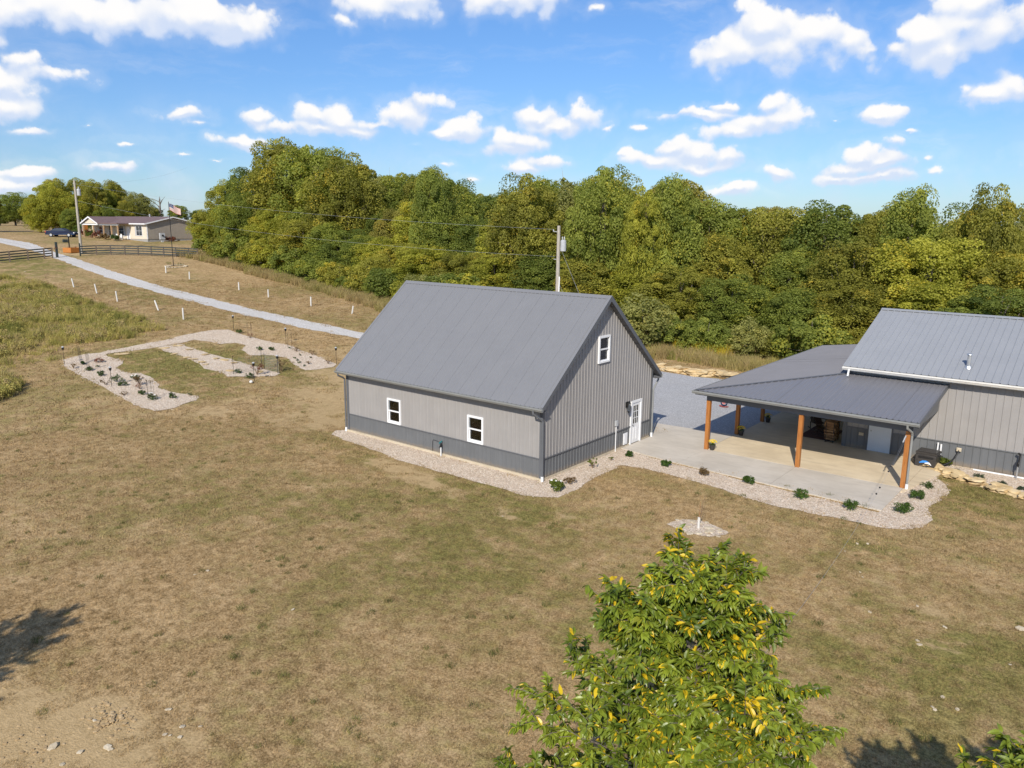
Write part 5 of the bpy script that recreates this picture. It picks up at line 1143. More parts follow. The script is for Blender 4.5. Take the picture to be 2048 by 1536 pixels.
for k in range(190):
    a = r.uniform(0, 6.28); q = r.random()**.75; c = Vector((2.35 + .95*q*math.cos(a), -18.75 + .42*q*math.sin(a), .0 + .05*(1-q)*r.random()))
    b = CLOD[k % 3]; s = r.choice((.010, .012, .016, .02, .03, .055)); mm = Matrix.Rotation(r.uniform(0, 6.28), 3, 'Z')
    m.add([c + mm @ (v.co*s) for v in b.vertices], [tuple(p.vertices) for p in b.polygons])
for k in range(90):
    a = r.uniform(0, 6.28); q = r.random()**.6; c = Vector((2.1 + 1.0*q*math.cos(a), -20.2 + .55*q*math.sin(a), .0 + .03*(1-q)*r.random()))
    b = CLOD[k % 3]; s = r.choice((.010, .012, .016, .022, .045)); mm = Matrix.Rotation(r.uniform(0, 6.28), 3, 'Z')
    m.add([c + mm @ (v.co*s) for v in b.vertices], [tuple(p.vertices) for p in b.polygons])
tag(m.build('soil_clods', M['clod']), kind='stuff')

# ------------------------------------------------------------------ fences, gate posts, mailbox, planter
def fence(pts, label, tall_first=None):
    c = G(pts[0]); t = thing('board_fence', c, label, 'fence', 'board fences by the drive')
    for i, p in enumerate(pts):
        q = G(p) - c; m = MB(); m.box(q.x-.07, q.x+.07, q.y-.07, q.y+.07, q.z-.3, q.z+(1.7 if i == tall_first else 1.36)); m.build('post', M['fencepost'] if i != tall_first else M['fencewood'], t)
        if i:
            a = G(pts[i-1]) - c
            for z in (.30, .62, .94, 1.26):
                m = MB(); m.beam(a + Vector((.0, -.08, z)), q + Vector((0, -.08, z)), .03, .15); m.build('rail', M['fencewood'], t)
    return t
fence(FENCE_R, 'four-board fence running from the utility pole past the flagpole', 0)
fence([(-92.8, 18.1), (-92.5, 17.0), (-92.0, 14.9), (-91.4, 12.6), (-90.9, 10.2), (-90.4, 7.8), (-90.0, 5.4), (-89.6, 3.0)], 'four-board fence on the near side of the drive entrance', None)
gp = thing('gate_post', G((-93.0, 18.75)), 'dark gate post with pinkish flowers at the drive entrance', 'post')
m = MB(); m.box(-.12, .12, -.12, .12, -.2, 2.0); m.build('post', M['fencewood'], gp); link('flowers', leaf_cloud('flowers', M['leaf_pink'], [(.1, -.1, 1.2, .25)], 40, .12, .25, 3), gp)
mb_ = thing('mailbox', G(MAILBOX[0]), 'dark green mailbox on a black post behind the orange planter', 'mailbox')
m = MB(); m.box(-.06, .06, -.06, .06, -.1, 1.75); m.build('post', M['black'], mb_)
m = MB(); m.prism([(-.25, -.75, 1.0), (.05, -.75, 1.0), (.05, -.75, 1.25), (-.02, -.75, 1.36), (-.18, -.75, 1.36), (-.25, -.75, 1.25)], (0, .62, 0)); m.build('box', M['fencewood'], mb_)
m = MB(); m.box(-.1, .0, -.8, .1, .92, .995); m.build('arm', M['black'], mb_)
pl = thing('planter_box', G(PLANTER[0]), 'orange wooden planter box at the roadside below the mailbox', 'planter', rz=.25)
for k in range(4):
    z = .02 + k*.165
    for x0, x1, y0, y1 in ((-.8, -.75, -.9, .9), (.75, .8, -.9, .9), (-.75, .75, -.9, -.85), (-.75, .75, .85, .9)):
        m = MB(); m.box(x0, x1, y0, y1, z, z+.15); m.build('board', M['orange'], pl)
m = MB(); m.box(-.74, .74, -.84, .84, .05, .6); m.build('soil', M['clod'], pl)
link('flowers', leaf_cloud('flowers', M['leaf_pink'], [(0, -.5, .68, .2), (.2, .3, .66, .2)], 30, .1, .2, 3), pl)
tw = twiggy('dead_sapling', STUMP[0], .5, .95, 'small dead branching sapling in the grass below the fence', 'sapling', None, 8, n=8)

# ------------------------------------------------------------------ utility poles and lines
def util_pole(base, top, label, tr):
    t = thing('utility_pole', base, label, 'utility pole', 'utility poles carrying the lines'); d = Vector(top) - Vector(base)
    m = MB(); m.tube([(0, 0, -.5), d*.5, d], [.19, .165, .13], 10); m.build('pole', M['polewood'], t)
    c = d*.84 + Vector(tr)
    m = MB(); m.lathe(c - Vector((0, 0, .5)), [(.20, 0), (.24, .04), (.24, .82), (.21, .9), (.05, .95)], 12); m.build('transformer', M['greymet'], t)
    for a in (-.1, .1):
        m = MB(); m.lathe(c + Vector((a, 0, .45)), [(.04, 0), (.06, .05), (.035, .1), (.055, .15), (.03, .25)], 8); m.build('bushing', M['greymet'], t)
    m = MB(); q = d*.95; m.beam(q, q + Vector((-.62, .1, .03)), .05, .05); m.lathe(q + Vector((-.6, .1, .05)), [(.03, 0), (.06, .04), (.03, .14)], 8); m.build('insulator_arm', M['greymet'], t)
    m = MB(); q = d*.72; m.beam(q, q + Vector((-.5, .1, .03)), .05, .05); m.build('bracket', M['greymet'], t)
    return t, Vector(base), d
pb = Vector((-19.1, 27.8, terrain(-19.1, 27.8)))
up, b1, d1 = util_pole(pb, (-19.45, 28.3, 10.39), 'grey utility pole with grey transformer rising behind the barn roof', (.40, .12, .0))
m = MB(); m.tube([d1*.58 + Vector((.2, -.05, 0)), Vector((.14, -.12, -.2))], .05, 6); m.build('conduit', M['white'], up)
gy = MB(); gy.tube([d1*.84 + Vector((.1, 0, 0)), Vector((4.3, .5, -.3))], .012, 4); gy.build('guy_wire', M['steel'], up)
gy = MB(); gy.tube([d1*.55, Vector((3.0, .2, -.3))], .010, 4); gy.build('guy_wire', M['steel'], up)
plb = G(POLE_L[0])
ul, b2, d2 = util_pole(plb, plb + Vector((-.75, .3, 9.75)), 'weathered leaning utility pole at the end of the board fence by the drive', (.45, .25, .0))
def line(name, a, b, sag, label, rad=.009):
    a, b = Vector(a), Vector(b); m = MB(a); m.tube([a.lerp(b, s) - Vector((0, 0, sag*4*s*(1-s))) for s in np.linspace(0, 1, 17)], rad, 4); return tag(m.build(name, M['steel'], loc=tuple(a)), label, 'power line', 'power lines between the poles')
line('power_line', b1 + d1*.95 + Vector((-.6, .1, .2)), b2 + d2*.95, .8, 'upper power line strung between the two utility poles')
line('power_line', b1 + d1*.74 + Vector((-.4, .1, .05)), b2 + d2*.72, 1.1, 'lower power line strung between the two utility poles')
line('power_line', b2 + d2*.96, (-150, 70, 22), 1.0, 'power line leaving the leaning pole over the far house')

# ------------------------------------------------------------------ flagpole
fb = G(FLAGP[0])
ft = thing('flagpole', fb, 'tall black flagpole flying the stars and stripes above a ring of stones', 'flagpole')
m = MB(); m.tube([(0, 0, -.2), (-.16, .05, 8.0)], [.05, .035], 8); m.build('pole', M['black'], ft)
m = MB(); m.lathe((-.16, .05, 8.0), [(.03, 0), (.07, .05), (.03, .12)], 8); m.build('finial', M['greymet'], ft)
def flag_mesh():
    nx, nz = 16, 13; Wd, Hd = 1.42, .86; vs = []; fs = []; mi = []
    r = Vector((.45, .89, 0))
    for j in range(nz+1):
        for i in range(nx+1):
            s = i/nx; w = .09*math.sin(s*7)*s; z = -Hd*j/nz - s*.62 + .06*math.sin(s*6+j*.1)
            q = r*(s*Wd*.92) + Vector((.89, -.45, 0))*w; vs.append((q.x, q.y, z))
    for j in range(nz):
        for i in range(nx):
            fs.append((j*(nx+1)+i, j*(nx+1)+i+1, (j+1)*(nx+1)+i+1, (j+1)*(nx+1)+i)); mi.append(2 if (i < 6 and j < 7) else (0 if j % 2 == 0 else 1))
    k = len(vs)
    m = MB(); m.v = vs; m.f = fs; m.m = mi
    for a in range(5):                      # the stars of the canton
        for b in range(4):
            s = (a+.5+.4*(b % 2))/16; z = -Hd*(b*1.6+1)/nz - s*.62 + .06*math.sin(s*6); q = r*(s*Wd*.92) + Vector((.89, -.45, 0))*(.09*math.sin(s*7)*s + .012)
            u = r*.022
            m.add([q + Vector((0, 0, z)) + u*math.cos(t) + Vector((0, 0, .022*math.sin(t))) for t in np.linspace(0, 6.283, 6)[:-1]], [(0, 1, 2, 3, 4)], 1)
    return m
fm = flag_mesh(); fm.build('flag', [M['red'], M['petal'], paint('flag_blue', (.02, .035, .13), .7, .1, 4)], ft, loc=(-.14, .1, 7.85))
r = random.Random(12)
for k in range(16):
    a = 6.283*k/16; s = r.uniform(.22, .38)
    q = (fb.x + .9*math.cos(a) + .6, fb.y + 1.25*math.sin(a)); o = link('stone', r.choice(PALE), None, G(q, .06), (0, 0, r.uniform(0, 6)), (s, s*.8, s*.7)); tag(o, 'pale stone in the ring at the foot of the flagpole', 'stone', 'stones ringing the flagpole')
shrub('weed', (fb.x-.4, fb.y-.5), .4, .6, M['leaf_lime'], 'wispy green weed at the foot of the flagpole', 'plant', None, 301, n=10, each=12)
shrub('weed', (fb.x+.3, fb.y+.8), .4, .5, M['leaf_rose'], 'dark low weed inside the flagpole stone ring', 'plant', None, 302, n=10, each=12)

# ------------------------------------------------------------------ far house, car, camper
fz = 6.95
fh = thing('mobile_home', (-106.5, 37.8, fz), 'cream single-storey house with maroon roof and gabled porch on the rise', 'house', rz=math.radians(3.5))
KIDS.setdefault(fh.name, [])
def fbx(name, x0, x1, y0, y1, z0, z1, mat, parent=None):
    q = MB(); q.box(x0, x1, y0, y1, z0, z1); return q.build(name, M[mat], parent or fh)
LX, WY, HW = 17.0, 9.0, 3.0
fbx('skirting', -LX+.05, -.05, .05, WY-.05, -1.2, .55, 'block')
fbx('wall', -LX, -.06, 0, .12, .552, HW, 'cream'); 
m = MB(); m.prism([(0, 0, .552), (0, WY, .552), (0, WY, HW), (0, WY/2, HW+1.0), (0, 0, HW)], (-.14, 0, 0)); m.build('gable_wall', M['tansiding'], fh)
for k in range(14):
    z = .62 + k*.17; fbx('siding_course', .002, .02, .02, WY-.02, z, z+.155, 'tansiding')
m = MB(); m.prism([(-LX, 0, .552), (-LX, WY, .552), (-LX, WY, HW), (-LX, WY/2, HW+1.0), (-LX, 0, HW)], (.14, 0, 0)); m.build('gable_wall', M['cream'], fh)
fbx('wall', -LX, -.0, WY-.12, WY, .552, HW, 'cream')
m = MB(); m.prism([(.35, -.45, HW-.08), (.35, WY/2, HW+1.02), (.35, WY/2, HW+1.14), (.35, -.45, HW+.04)], (-LX-.7, 0, 0)); m.build('roof', M['brownroof'], fh)
m = MB(); m.prism([(.35, WY+.45, HW-.08), (.35, WY/2, HW+1.02), (.35, WY/2, HW+1.14), (.35, WY+.45, HW+.04)], (-LX-.7, 0, 0)); m.build('roof', M['brownroof'], fh)
for s in (0, 1):
    y0 = -.47 if s == 0 else WY+.47
    m = MB(); m.prism([(.36, y0, HW-.14), (.36, WY/2, HW+.98), (.36, WY/2, HW+1.15), (.36, y0, HW+.05)], (.05, 0, 0)); m.build('rake_trim', M['white'], fh)
fbx('fascia', -LX-.3, .3, -.5, -.46, HW-.14, HW+.04, 'white')
fbx('corner_trim', -.02, .05, -.03, .1, .55, HW-.05, 'white'); fbx('corner_trim', -.02, .05, WY-.1, WY+.03, .55, HW-.05, 'white')
# gabled porch at the far end of the front
m = MB(); m.prism([(-10.6, -2.2, HW-.05), (-13.1, -2.2, HW+.85), (-15.6, -2.2, HW-.05)], (0, .1, 0)); pg = m.build('porch_gable', M['cream'], fh)
for a, b in (((-10.2, HW-.2), (-13.1, HW+.92)), ((-16.0, HW-.2), (-13.1, HW+.92))):
    m = MB(); m.prism([(a[0], -2.45, a[1]), (b[0], -2.45, b[1]), (b[0], -2.45, b[1]+.16), (a[0], -2.45, a[1]+.16)], (0, 4.6, 0)); m.build('porch_roof', M['brownroof'], fh)
    m = MB(); m.prism([(a[0], -2.5, a[1]-.06), (b[0], -2.5, b[1]-.06), (b[0], -2.5, b[1]+.16), (a[0], -2.5, a[1]+.16)], (0, .045, 0)); m.build('rake_trim', M['white'], fh)
fbx('porch_beam', -16.0, -4.5, -2.25, -2.05, HW-.32, HW-.12, 'white')
for x in (-15.4, -12.2, -9.0, -6.6, -4.7): fbx('porch_post', x-.09, x+.09, -2.25, -2.07, -.3, HW-.325, 'tanwood')
fbx('porch_floor', -16, -4.2, -2.4, -.02, .2, .35, 'tanwood')
fbx('porch_roof', -10.3, -4.3, -2.5, .2, HW-.1, HW+.06, 'brownroof')
def fwin(x, w, z, h, sh=True):
    f = fbx('window', x-w/2-.08, x+w/2+.08, -.06, -.002, z-.08, z+h+.08, 'white')
    for s in (0, 1):
        q = MB(); q.box(x-w/2, x+w/2, -.075, -.062, z+s*h/2+.02, z+(s+1)*h/2-.02); q.build('pane', M['glass_dark'], f)
    if sh:
        for s in (-1, 1): q = MB(); q.box(x+s*(w/2+.28)-.18, x+s*(w/2+.28)+.18, -.05, -.003, z-.05, z+h+.05); q.build('shutter', M['greymet'], fh)
m_, nt_ = newmat('dark_window'); finish(nt_, bsdf(nt_, (.05, .06, .07), .08, 0, None, .6)); M['glass_dark'] = m_
fwin(-2.6, .75, 1.1, 1.5); fwin(-1.75, .75, 1.1, 1.5, False); fwin(-7.6, 1.6, 1.0, 1.6); fwin(-10.9, .9, .9, 1.9, False); fwin(-14.0, .9, 1.4, 1.0)
fbx('front_door', -5.9, -5.0, -.05, -.001, .5, 2.5, 'white'); 
m = MB(); m.cyl((-6.5, WY/2, HW+1.0), (-6.5, WY/2, HW+1.55), .12, .12, 8); m.build('vent_pipe', M['greymet'], fh)
for y in (2.3, 5.2, 8.0): fbx('foundation_vent', -.048, -.03, y, y+.4, .25, .42, 'black')
mt = thing('meter_pedestal', (-105.5, 39.7, 6.5), 'grey electric meter box on a pedestal at the tan gable wall', 'meter')
m = MB(); m.box(-.12, .12, -.18, .18, -.4, 1.0); m.build('post', M['greymet'], mt)
m = MB(); m.box(-.15, .2, -.4, .4, 1.0, 2.0); m.build('box', M['greymet'], mt)
m = MB(); m.cyl((.2, 0, 1.6), (.33, 0, 1.6), .16, .14, 10); m.build('meter', M['black'], mt)
shrub('pink_bush', (-105.6, 41.1), .9, .9, M['leaf_pink'], 'pinkish bush at the foot of the tan gable wall', 'shrub', None, 310, n=18, each=22, size=.2)
for i, (dx, dy, s, mt_, lb) in enumerate([(-4.4, -3.2, .8, 'leaf_rose', 'dark bush at the corner of the far porch steps'), (-7.5, -3.2, .8, 'leaf_dry', 'brown garden mound before the far porch'), (-10.5, -3.1, .9, 'leaf_pink', 'russet bush under the porch gable'), (-13, -3.0, 1.0, 'leaf_lime', 'tall yellow-green bush beside the porch posts'), (-16.5, -2.4, .9, 'leaf_pink', 'russet bush at the far end of the far porch'), (-19.5, -2.0, 1.6, 'leaf_box', 'large green bush at the far end of the cream house')]):
    shrub('garden_bush', (-106.5+dx, 37.8+dy), s, s*1.3, M[mt_], lb, 'shrub', 'bushes round the far house', 320+i, n=18, each=22, size=.22)
def white_chair(x, y, label):
    t = thing('porch_chair', (x, y, fz+.35), label, 'chair', 'white chairs on the far porch')
    m = MB(); m.box(-.25, .25, -.25, .25, .38, .43); m.build('seat', M['white'], t); m = MB(); m.box(-.25, .25, .22, .27, .43, .95); m.build('backrest', M['white'], t)
    for a in (-.22, .22):
        for b in (-.22, .22): m = MB(); m.box(a-.03, a+.03, b-.03, b+.03, 0, .38); m.build('leg', M['white'], t)
white_chair(-112.4, 36.2, 'white chair on the far porch nearest the tan gable'); white_chair(-113.9, 36.2, 'white chair on the far porch farther from the tan gable')
ff = thing('house_flag', (-123.0, 35.0, 7.2), 'orange banner hanging at the far corner of the cream house', 'flag')
m = MB(); m.cyl((0, 0, 0), (0, 0, 3.3), .03, .03, 6); m.build('pole', M['white'], ff); m = MB(); m.box(.0, .03, .03, .9, 1.4, 2.7); m.build('banner', M['orange'], ff); m = MB(); m.box(.0, .03, .03, .9, 2.705, 3.2); m.build('canton', M['blue'], ff)

def car():
    d = Vector((.77, .64, 0)).normalized(); c = Vector((-122.4, 31.5, 0)); z = terrain(c.x, c.y)
    t = thing('parked_car', (c.x, c.y, z), 'dark blue sedan parked on the rise below the yellow-green trees', 'car', rz=math.atan2(d.y, d.x))
    prof = [(-2.35, .35), (-2.38, .75), (-2.2, .98), (-1.55, 1.02), (-.85, 1.38), (.25, 1.42), (1.05, .98), (1.9, .88), (2.3, .70), (2.36, .35)]
    m = MB()
    ws = [.82, .86, .84, .82, .64, .62, .82, .82, .78, .80]
    vs = [(x, -w, z) for (x, z), w in zip(prof, ws)] + [(x, w, z) for (x, z), w in zip(prof, ws)]
    n = len(prof); fs = [(i, (i+1) % n, n+(i+1) % n, n+i) for i in range(n)] + [tuple(range(n-1, -1, -1)), tuple(range(n, 2*n))]
    m.add(vs, fs); m.build('body', M['navy'], t)
    for s in (-1, 1):
        m = MB(); m.add([(-1.35, s*.835, 1.03), (-.8, s*.70, 1.33), (.2, s*.68, 1.36), (.9, s*.835, 1.0)], [(0, 1, 2, 3)]); m.build('side_window', M['glass_dark'], t)
        for x in (-1.45, 1.45):
            m = MB(); m.cyl((x, s*.66, .32), (x, s*.86, .32), .33, .33, 16); w = m.build('wheel', M['tyre'], t)
            m = MB(); m.cyl((x, s*.861, .32), (x, s*.88, .32), .21, .19, 10); m.build('rim', M['greymet'], w)
        m = MB(); m.box(-2.40, -2.2, s*.72-.14, s*.72+.14, .74, .92); m.build('taillight', M['red'], t)
        m = MB(); m.box(2.2, 2.36, s*.65-.14, s*.65+.14, .62, .76); m.build('headlight', M['white'], t)
car()
rv = thing('camper_trailer', (-112.0, 51.2, 6.9), 'white camper trailer half hidden behind the end of the far house', 'camper')
m = MB(); m.prism([(-1.3, -3, .6), (-1.3, 3, .6), (-1.3, 3.2, 1.5), (-1.3, 2.7, 3.0), (-1.3, -2.9, 3.1), (-1.3, -3.1, 2.0)], (2.6, 0, 0)); m.build('body', M['white'], rv)
m = MB(); m.box(1.302, 1.33, -1.2, .2, 1.5, 2.4); m.build('window', M['glass_dark'], rv); m = MB(); m.box(1.302, 1.33, -2.9, 2.9, 1.0, 1.2); m.build('stripe', M['blue'], rv); m = MB(); m.box(-.4, .4, -1, 0, 3.07, 3.4); m.build('air_conditioner', M['white'], rv)
for y in (-.5, .5): m = MB(); m.cyl((1.05, y, .35), (1.3, y, .35), .35, .35, 12); m.build('wheel', M['tyre'], rv)

# ------------------------------------------------------------------ scattered grass and pebbles
def visible(x, y, z=0.0, mx=1.3):
    d = Vector((x, y, z)) - CAMP; dz = d.dot(_f)
    if dz < 1: return False
    return abs(d.dot(_r2)/dz) < 1024/FPX*mx and -768/FPX*1.1 < d.dot(_u2)/dz < 768/FPX
def blade_mesh(name, mat, n, rad, h, w, seed, lean=.6):
    r = np.random.default_rng(seed); vs = []; fs = []
    for i in range(n):
        a = r.uniform(0, 6.283); q = rad*math.sqrt(r.random()); x, y = q*math.cos(a), q*math.sin(a)
        b = r.uniform(0, 6.283); hh = h*r.uniform(.55, 1.15); l = hh*lean*r.uniform(.3, 1.3); c = r.uniform(0, 6.283)
        dx, dy = math.cos(b)*w/2, math.sin(b)*w/2; k = len(vs)
        vs += [(x-dx, y-dy, -.01), (x+dx, y+dy, -.01), (x+dx*.8+l*.4*math.cos(c), y+dy*.8+l*.4*math.sin(c), hh*.6), (x-dx*.8+l*.4*math.cos(c), y-dy*.8+l*.4*math.sin(c), hh*.6), (x+l*math.cos(c), y+l*math.sin(c), hh)]
        fs += [(k, k+1, k+2, k+3), (k+3, k+2, k+4)]
    me = bpy.data.meshes.new(name); me.from_pydata(vs, [], fs); me.materials.append(mat); return me

def scatter(name, cells, size, protos, density, smin, smax, seed, tilt=.15, label=None, lift=0.0, kind='stuff'):
    """one stuff object: instances of the protos spread over square cells of ground"""
    vs = []; fs = []
    for (x, y) in cells:
        k = len(vs); s = size/2
        vs += [(x+a, y+b, terrain(x+a, y+b)+lift) for a, b in ((-s, -s), (s, -s), (s, s), (-s, s))]; fs.append((k, k+1, k+2, k+3))
    me = bpy.data.meshes.new(name); me.from_pydata(vs, [], fs)
    o = link(name, me); tag(o, label, None, None, kind)
    pc = bpy.data.collections.new(name + '_kinds')
    for i, pm in enumerate(protos): pc.objects.link(bpy.data.objects.new(name + '_kind', pm))
    g = bpy.data.node_groups.new(name + '_scatter', 'GeometryNodeTree')
    g.interface.new_socket('Geometry', in_out='INPUT', socket_type='NodeSocketGeometry'); g.interface.new_socket('Geometry', in_out='OUTPUT', socket_type='NodeSocketGeometry')
    gi = nd(g, 'NodeGroupInput'); go = nd(g, 'NodeGroupOutput')
    dp = nd(g, 'GeometryNodeDistributePointsOnFaces', {'Mesh': gi.outputs[0], 'Density': density, 'Seed': seed})
    ci = nd(g, 'GeometryNodeCollectionInfo', {0: pc, 1: True, 2: True})
    rv = nd(g, 'FunctionNodeRandomValue', None, data_type='FLOAT_VECTOR'); rv.inputs[0].default_value = (-tilt, -tilt, 0); rv.inputs[1].default_value = (tilt, tilt, 6.283)
    rs = nd(g, 'FunctionNodeRandomValue', None, data_type='FLOAT'); rs.inputs[2].default_value = smin; rs.inputs[3].default_value = smax
    ip = nd(g, 'GeometryNodeInstanceOnPoints', {'Points': dp.outputs[0], 'Instance': ci.outputs[0], 'Pick Instance': True, 'Rotation': rv.outputs[0], 'Scale': rs.outputs[1]})
    g.links.new(ip.outputs[0], go.inputs[0])
    md = o.modifiers.new('scatter', 'NODES'); md.node_group = g
    return o

HARD = [BEDP, RBEDP, GARDP, GMIDP, ROADP, YARDP, RINGP]
HBB = [(min(p[0] for p in P), max(p[0] for p in P), min(p[1] for p in P), max(p[1] for p in P)) for P in HARD]
RECT = [(-12.4, .1, 0, 9.2), (0, 12.1, 6.0, 13.8), (3.1, 8.1, 8.8, 26.9), (8, 23, 13.7, 25.3)]
def lawn_free(x, y):
    if any(a < x < b and c < y < d for a, b, c, d in RECT): return False
    return not any(b[0] < x < b[1] and b[2] < y < b[3] and inpoly(x, y, P) for P, b in zip(HARD, HBB))
near, midc, farc = [], [], []
for x in np.arange(-100, 34, .5):
    for y in np.arange(-24, 36, .5):
        D = math.hypot(x-CAMP.x, y-CAMP.y)
        if D > 100 or D < 7 or not visible(x, y, terrain(x, y)): continue
        if D > 45 and (int(round(x*2)) % 2 or int(round(y*2)) % 2): continue
        if not lawn_free(x, y): continue
        s = blob(x, y, SOIL)
        if s > .45 and random.random() < s: continue
        (near if D < 27 else midc if D <= 45 else farc).append((float(x), float(y)))
M['blade'] = blade_mat('lawn_blade')
gp_ = [blade_mesh('grass_tuft', M['blade'], 16, .10, .045, .007, i, 1.1) for i in range(4)]
gm_ = [blade_mesh('grass_tuft', M['blade'], 18, .22, .06, .014, i+10, 1.2) for i in range(4)]
gf_ = [blade_mesh('grass_tuft', M['blade'], 20, .42, .09, .03, i+20, 1.2) for i in range(3)]
scatter('lawn_grass', near, .5, gp_, 75, .6, 1.25, 1)
scatter('lawn_grass', midc, .5, gm_, 20, .6, 1.3, 2)
scatter('lawn_grass', farc, 1.0, gf_, 4, .6, 1.2, 3)
M['tuft'] = blade_mat('green_tuft_blade', [(.09, .105, .025), (.16, .165, .045), (.27, .24, .08)], .3)
scatter('grass_tufts', near + midc, .5, [blade_mesh('green_tuft', M['tuft'], 40, .16, .13, .012, i+80, .9) for i in range(3)], .45, .3, 1.0, 14, .2)
# pebbles on the beds
def cells_in(P, s, f=None):
    out = []
    xs = [p[0] for p in P]; ys = [p[1] for p in P]
    for x in np.arange(min(xs), max(xs), s):
        for y in np.arange(min(ys), max(ys), s):
            if inpoly(x, y, P) and (f is None or f(x, y)): out.append((float(x), float(y)))
    return out
PEB = [stone_mesh('pebble', M['pebble'], s+60, .6, .3, 1) for s in range(4)]
free = lambda x, y: not any(a-.1 < x < b+.1 and c-.1 < y < d+.1 for a, b, c, d in RECT)
scatter('pebbles', cells_in(BEDP, .25, free) + cells_in(RBEDP, .25, lambda x, y: x < 17 and y < 13.6), .25, PEB, 130, .014, .034, 4, .4, lift=.02)
scatter('pebbles', cells_in(GARDP, .4) + cells_in(GMIDP, .4), .4, PEB, 40, .02, .05, 5, .4, lift=.02)
# tall weeds: the meadow by the drive and the strip along the wood
M['weed'] = blade_mat('meadow_blade', [(.18, .185, .04), (.34, .31, .085), (.47, .40, .11), (.46, .35, .17), (.38, .34, .10)], .3)
M['tallgrass'] = blade_mat('tall_dry_grass', [(.34, .25, .105), (.42, .32, .15), (.36, .30, .11), (.28, .25, .075)], .3)
M['golden'] = blade_mat('goldenrod', [(.45, .33, .02), (.55, .40, .03), (.40, .36, .05)], .3)
wd = [blade_mesh('weed_clump', M['weed'], 70, .42, .75, .03, i+30, .5) for i in range(4)] + [leaf_cloud('weed_clump', M['weed'], [(random.uniform(-.3, .3), random.uniform(-.3, .3), random.uniform(.15, .7), .26) for _ in range(9)], 22, .11, .26, 77+i) for i in range(2)]
tg_ = [blade_mesh('grass_clump', M['tallgrass'], 70, .45, .85, .028, i+40, .45) for i in range(4)]
gd_ = [blade_mesh('goldenrod_clump', M['golden'], 40, .4, 1.2, .04, i+50, .3) for i in range(2)]
def keep(x, y):
    n = mnoise.noise((x*.16, y*.16, 2.2)); return n > -.12
scatter('meadow_weeds', cells_in(MEADOW, 1.0, keep), 1.0, wd, 3.8, .35, .95, 6, .15)
lowg = [blade_mesh('weed_tuft', M['weed'], 40, .4, .35, .022, i+60, .9) for i in range(3)]
scatter('meadow_weeds', cells_in(MEADOW, 1.0) + [(x+random.uniform(-1.6, 1.6), y+random.uniform(-1.6, 1.6)) for x, y in cells_in(MEADOW, 1.0) if random.random() < .35], 1.0, lowg, 2.2, .5, 1.2, 16, .15)
scatter('meadow_weeds', cells_in(MEADOW2, .5), .5, wd, 7, .5, 1.0, 7, .15)
TL = [(-90, 33)] + TALL_L
scatter('tall_grass', cells_in(TL, 1.0) + [(x, y) for x in np.arange(-40, -12, 1.0) for y in np.arange(27.4, 30.6, 1.0)], 1.0, tg_, 5.0, .55, 1.1, 8, .12)
scatter('tall_grass', cells_in(TALL_R, .8) + [(x, y) for x in np.arange(1, 12, .8) for y in np.arange(30, 34, .8)], .8, tg_ + wd[:2], 6.5, .6, 1.15, 9, .12)
scatter('goldenrod', [(x, y) for x in np.arange(-10.6, -6.0, .6) for y in np.arange(32.6, 34.2, .6)], .6, gd_ + tg_[:1], 6.0, .7, 1.05, 10, .1)

# ------------------------------------------------------------------ trees
HM = {'olive': foliage_mat('olive_leaf', (0.177, 0.180, 0.034), (0.503, 0.463, 0.085), (0.642, 0.487, 0.070)), 'midgreen': foliage_mat('mid_green_leaf', (0.128, 0.171, 0.036), (0.417, 0.439, 0.088), (0.535, 0.478, 0.070)),
      'limegreen': foliage_mat('yellow_green_leaf', (0.219, 0.234, 0.034), (0.578, 0.541, 0.085), (0.706, 0.546, 0.070)), 'greygreen': foliage_mat('grey_green_leaf', (0.193, 0.205, 0.066), (0.492, 0.468, 0.145), (0.535, 0.458, 0.125)),
      'brownolive': foliage_mat('brownish_leaf', (0.182, 0.168, 0.042), (0.492, 0.434, 0.100), (0.610, 0.449, 0.090)), 'darkgreen': foliage_mat('dark_green_leaf', (0.105, 0.146, 0.034), (0.364, 0.400, 0.080), (0.449, 0.429, 0.070))}
def crown_lobes(seed, H, z0, R, n, lob, shape):
    r = np.random.default_rng(seed); out = []
    zc = (z0+H)/2; hz = (H-z0)/2
    ns = int(n*.82); ph = r.uniform(0, 6.28)
    for i in range(n):
        if i < ns:                                   # an even shell of billows, jittered
            z = .98 - 1.9*(i+.5)/ns; a = ph + i*2.39996 + r.normal()*.25; q = math.sqrt(max(0, 1-z*z))
            d = np.array([q*math.cos(a), q*math.sin(a), z]); f = r.uniform(.66, .95)
        else:
            d = r.normal(size=3); d /= np.linalg.norm(d); f = r.uniform(.1, .6)
        z = zc + d[2]*hz*f*.98; t = (z-z0)/(H-z0)
        w = {'oval': 1.0, 'broad': 1.15 if t > .45 else .85, 'cone': 1.25-.75*t, 'tiers': 1.0 + .15*math.sin(t*11)}[shape]
        l = lob*r.choice([.55, .75, .9, 1.1, 1.35])
        out.append((d[0]*R*f*w, d[1]*R*f*w, z, l))
    # ragged outliers
    for i in range(int(n*.16)):
        a = r.uniform(0, 6.283); t = r.uniform(.2, .86); q = R*(.8+.22*r.random())*math.sqrt(max(.05, 1-(2*t-1)**2))
        out.append((q*math.cos(a), q*math.sin(a), z0+(H-z0)*t, lob*.5))
    return out
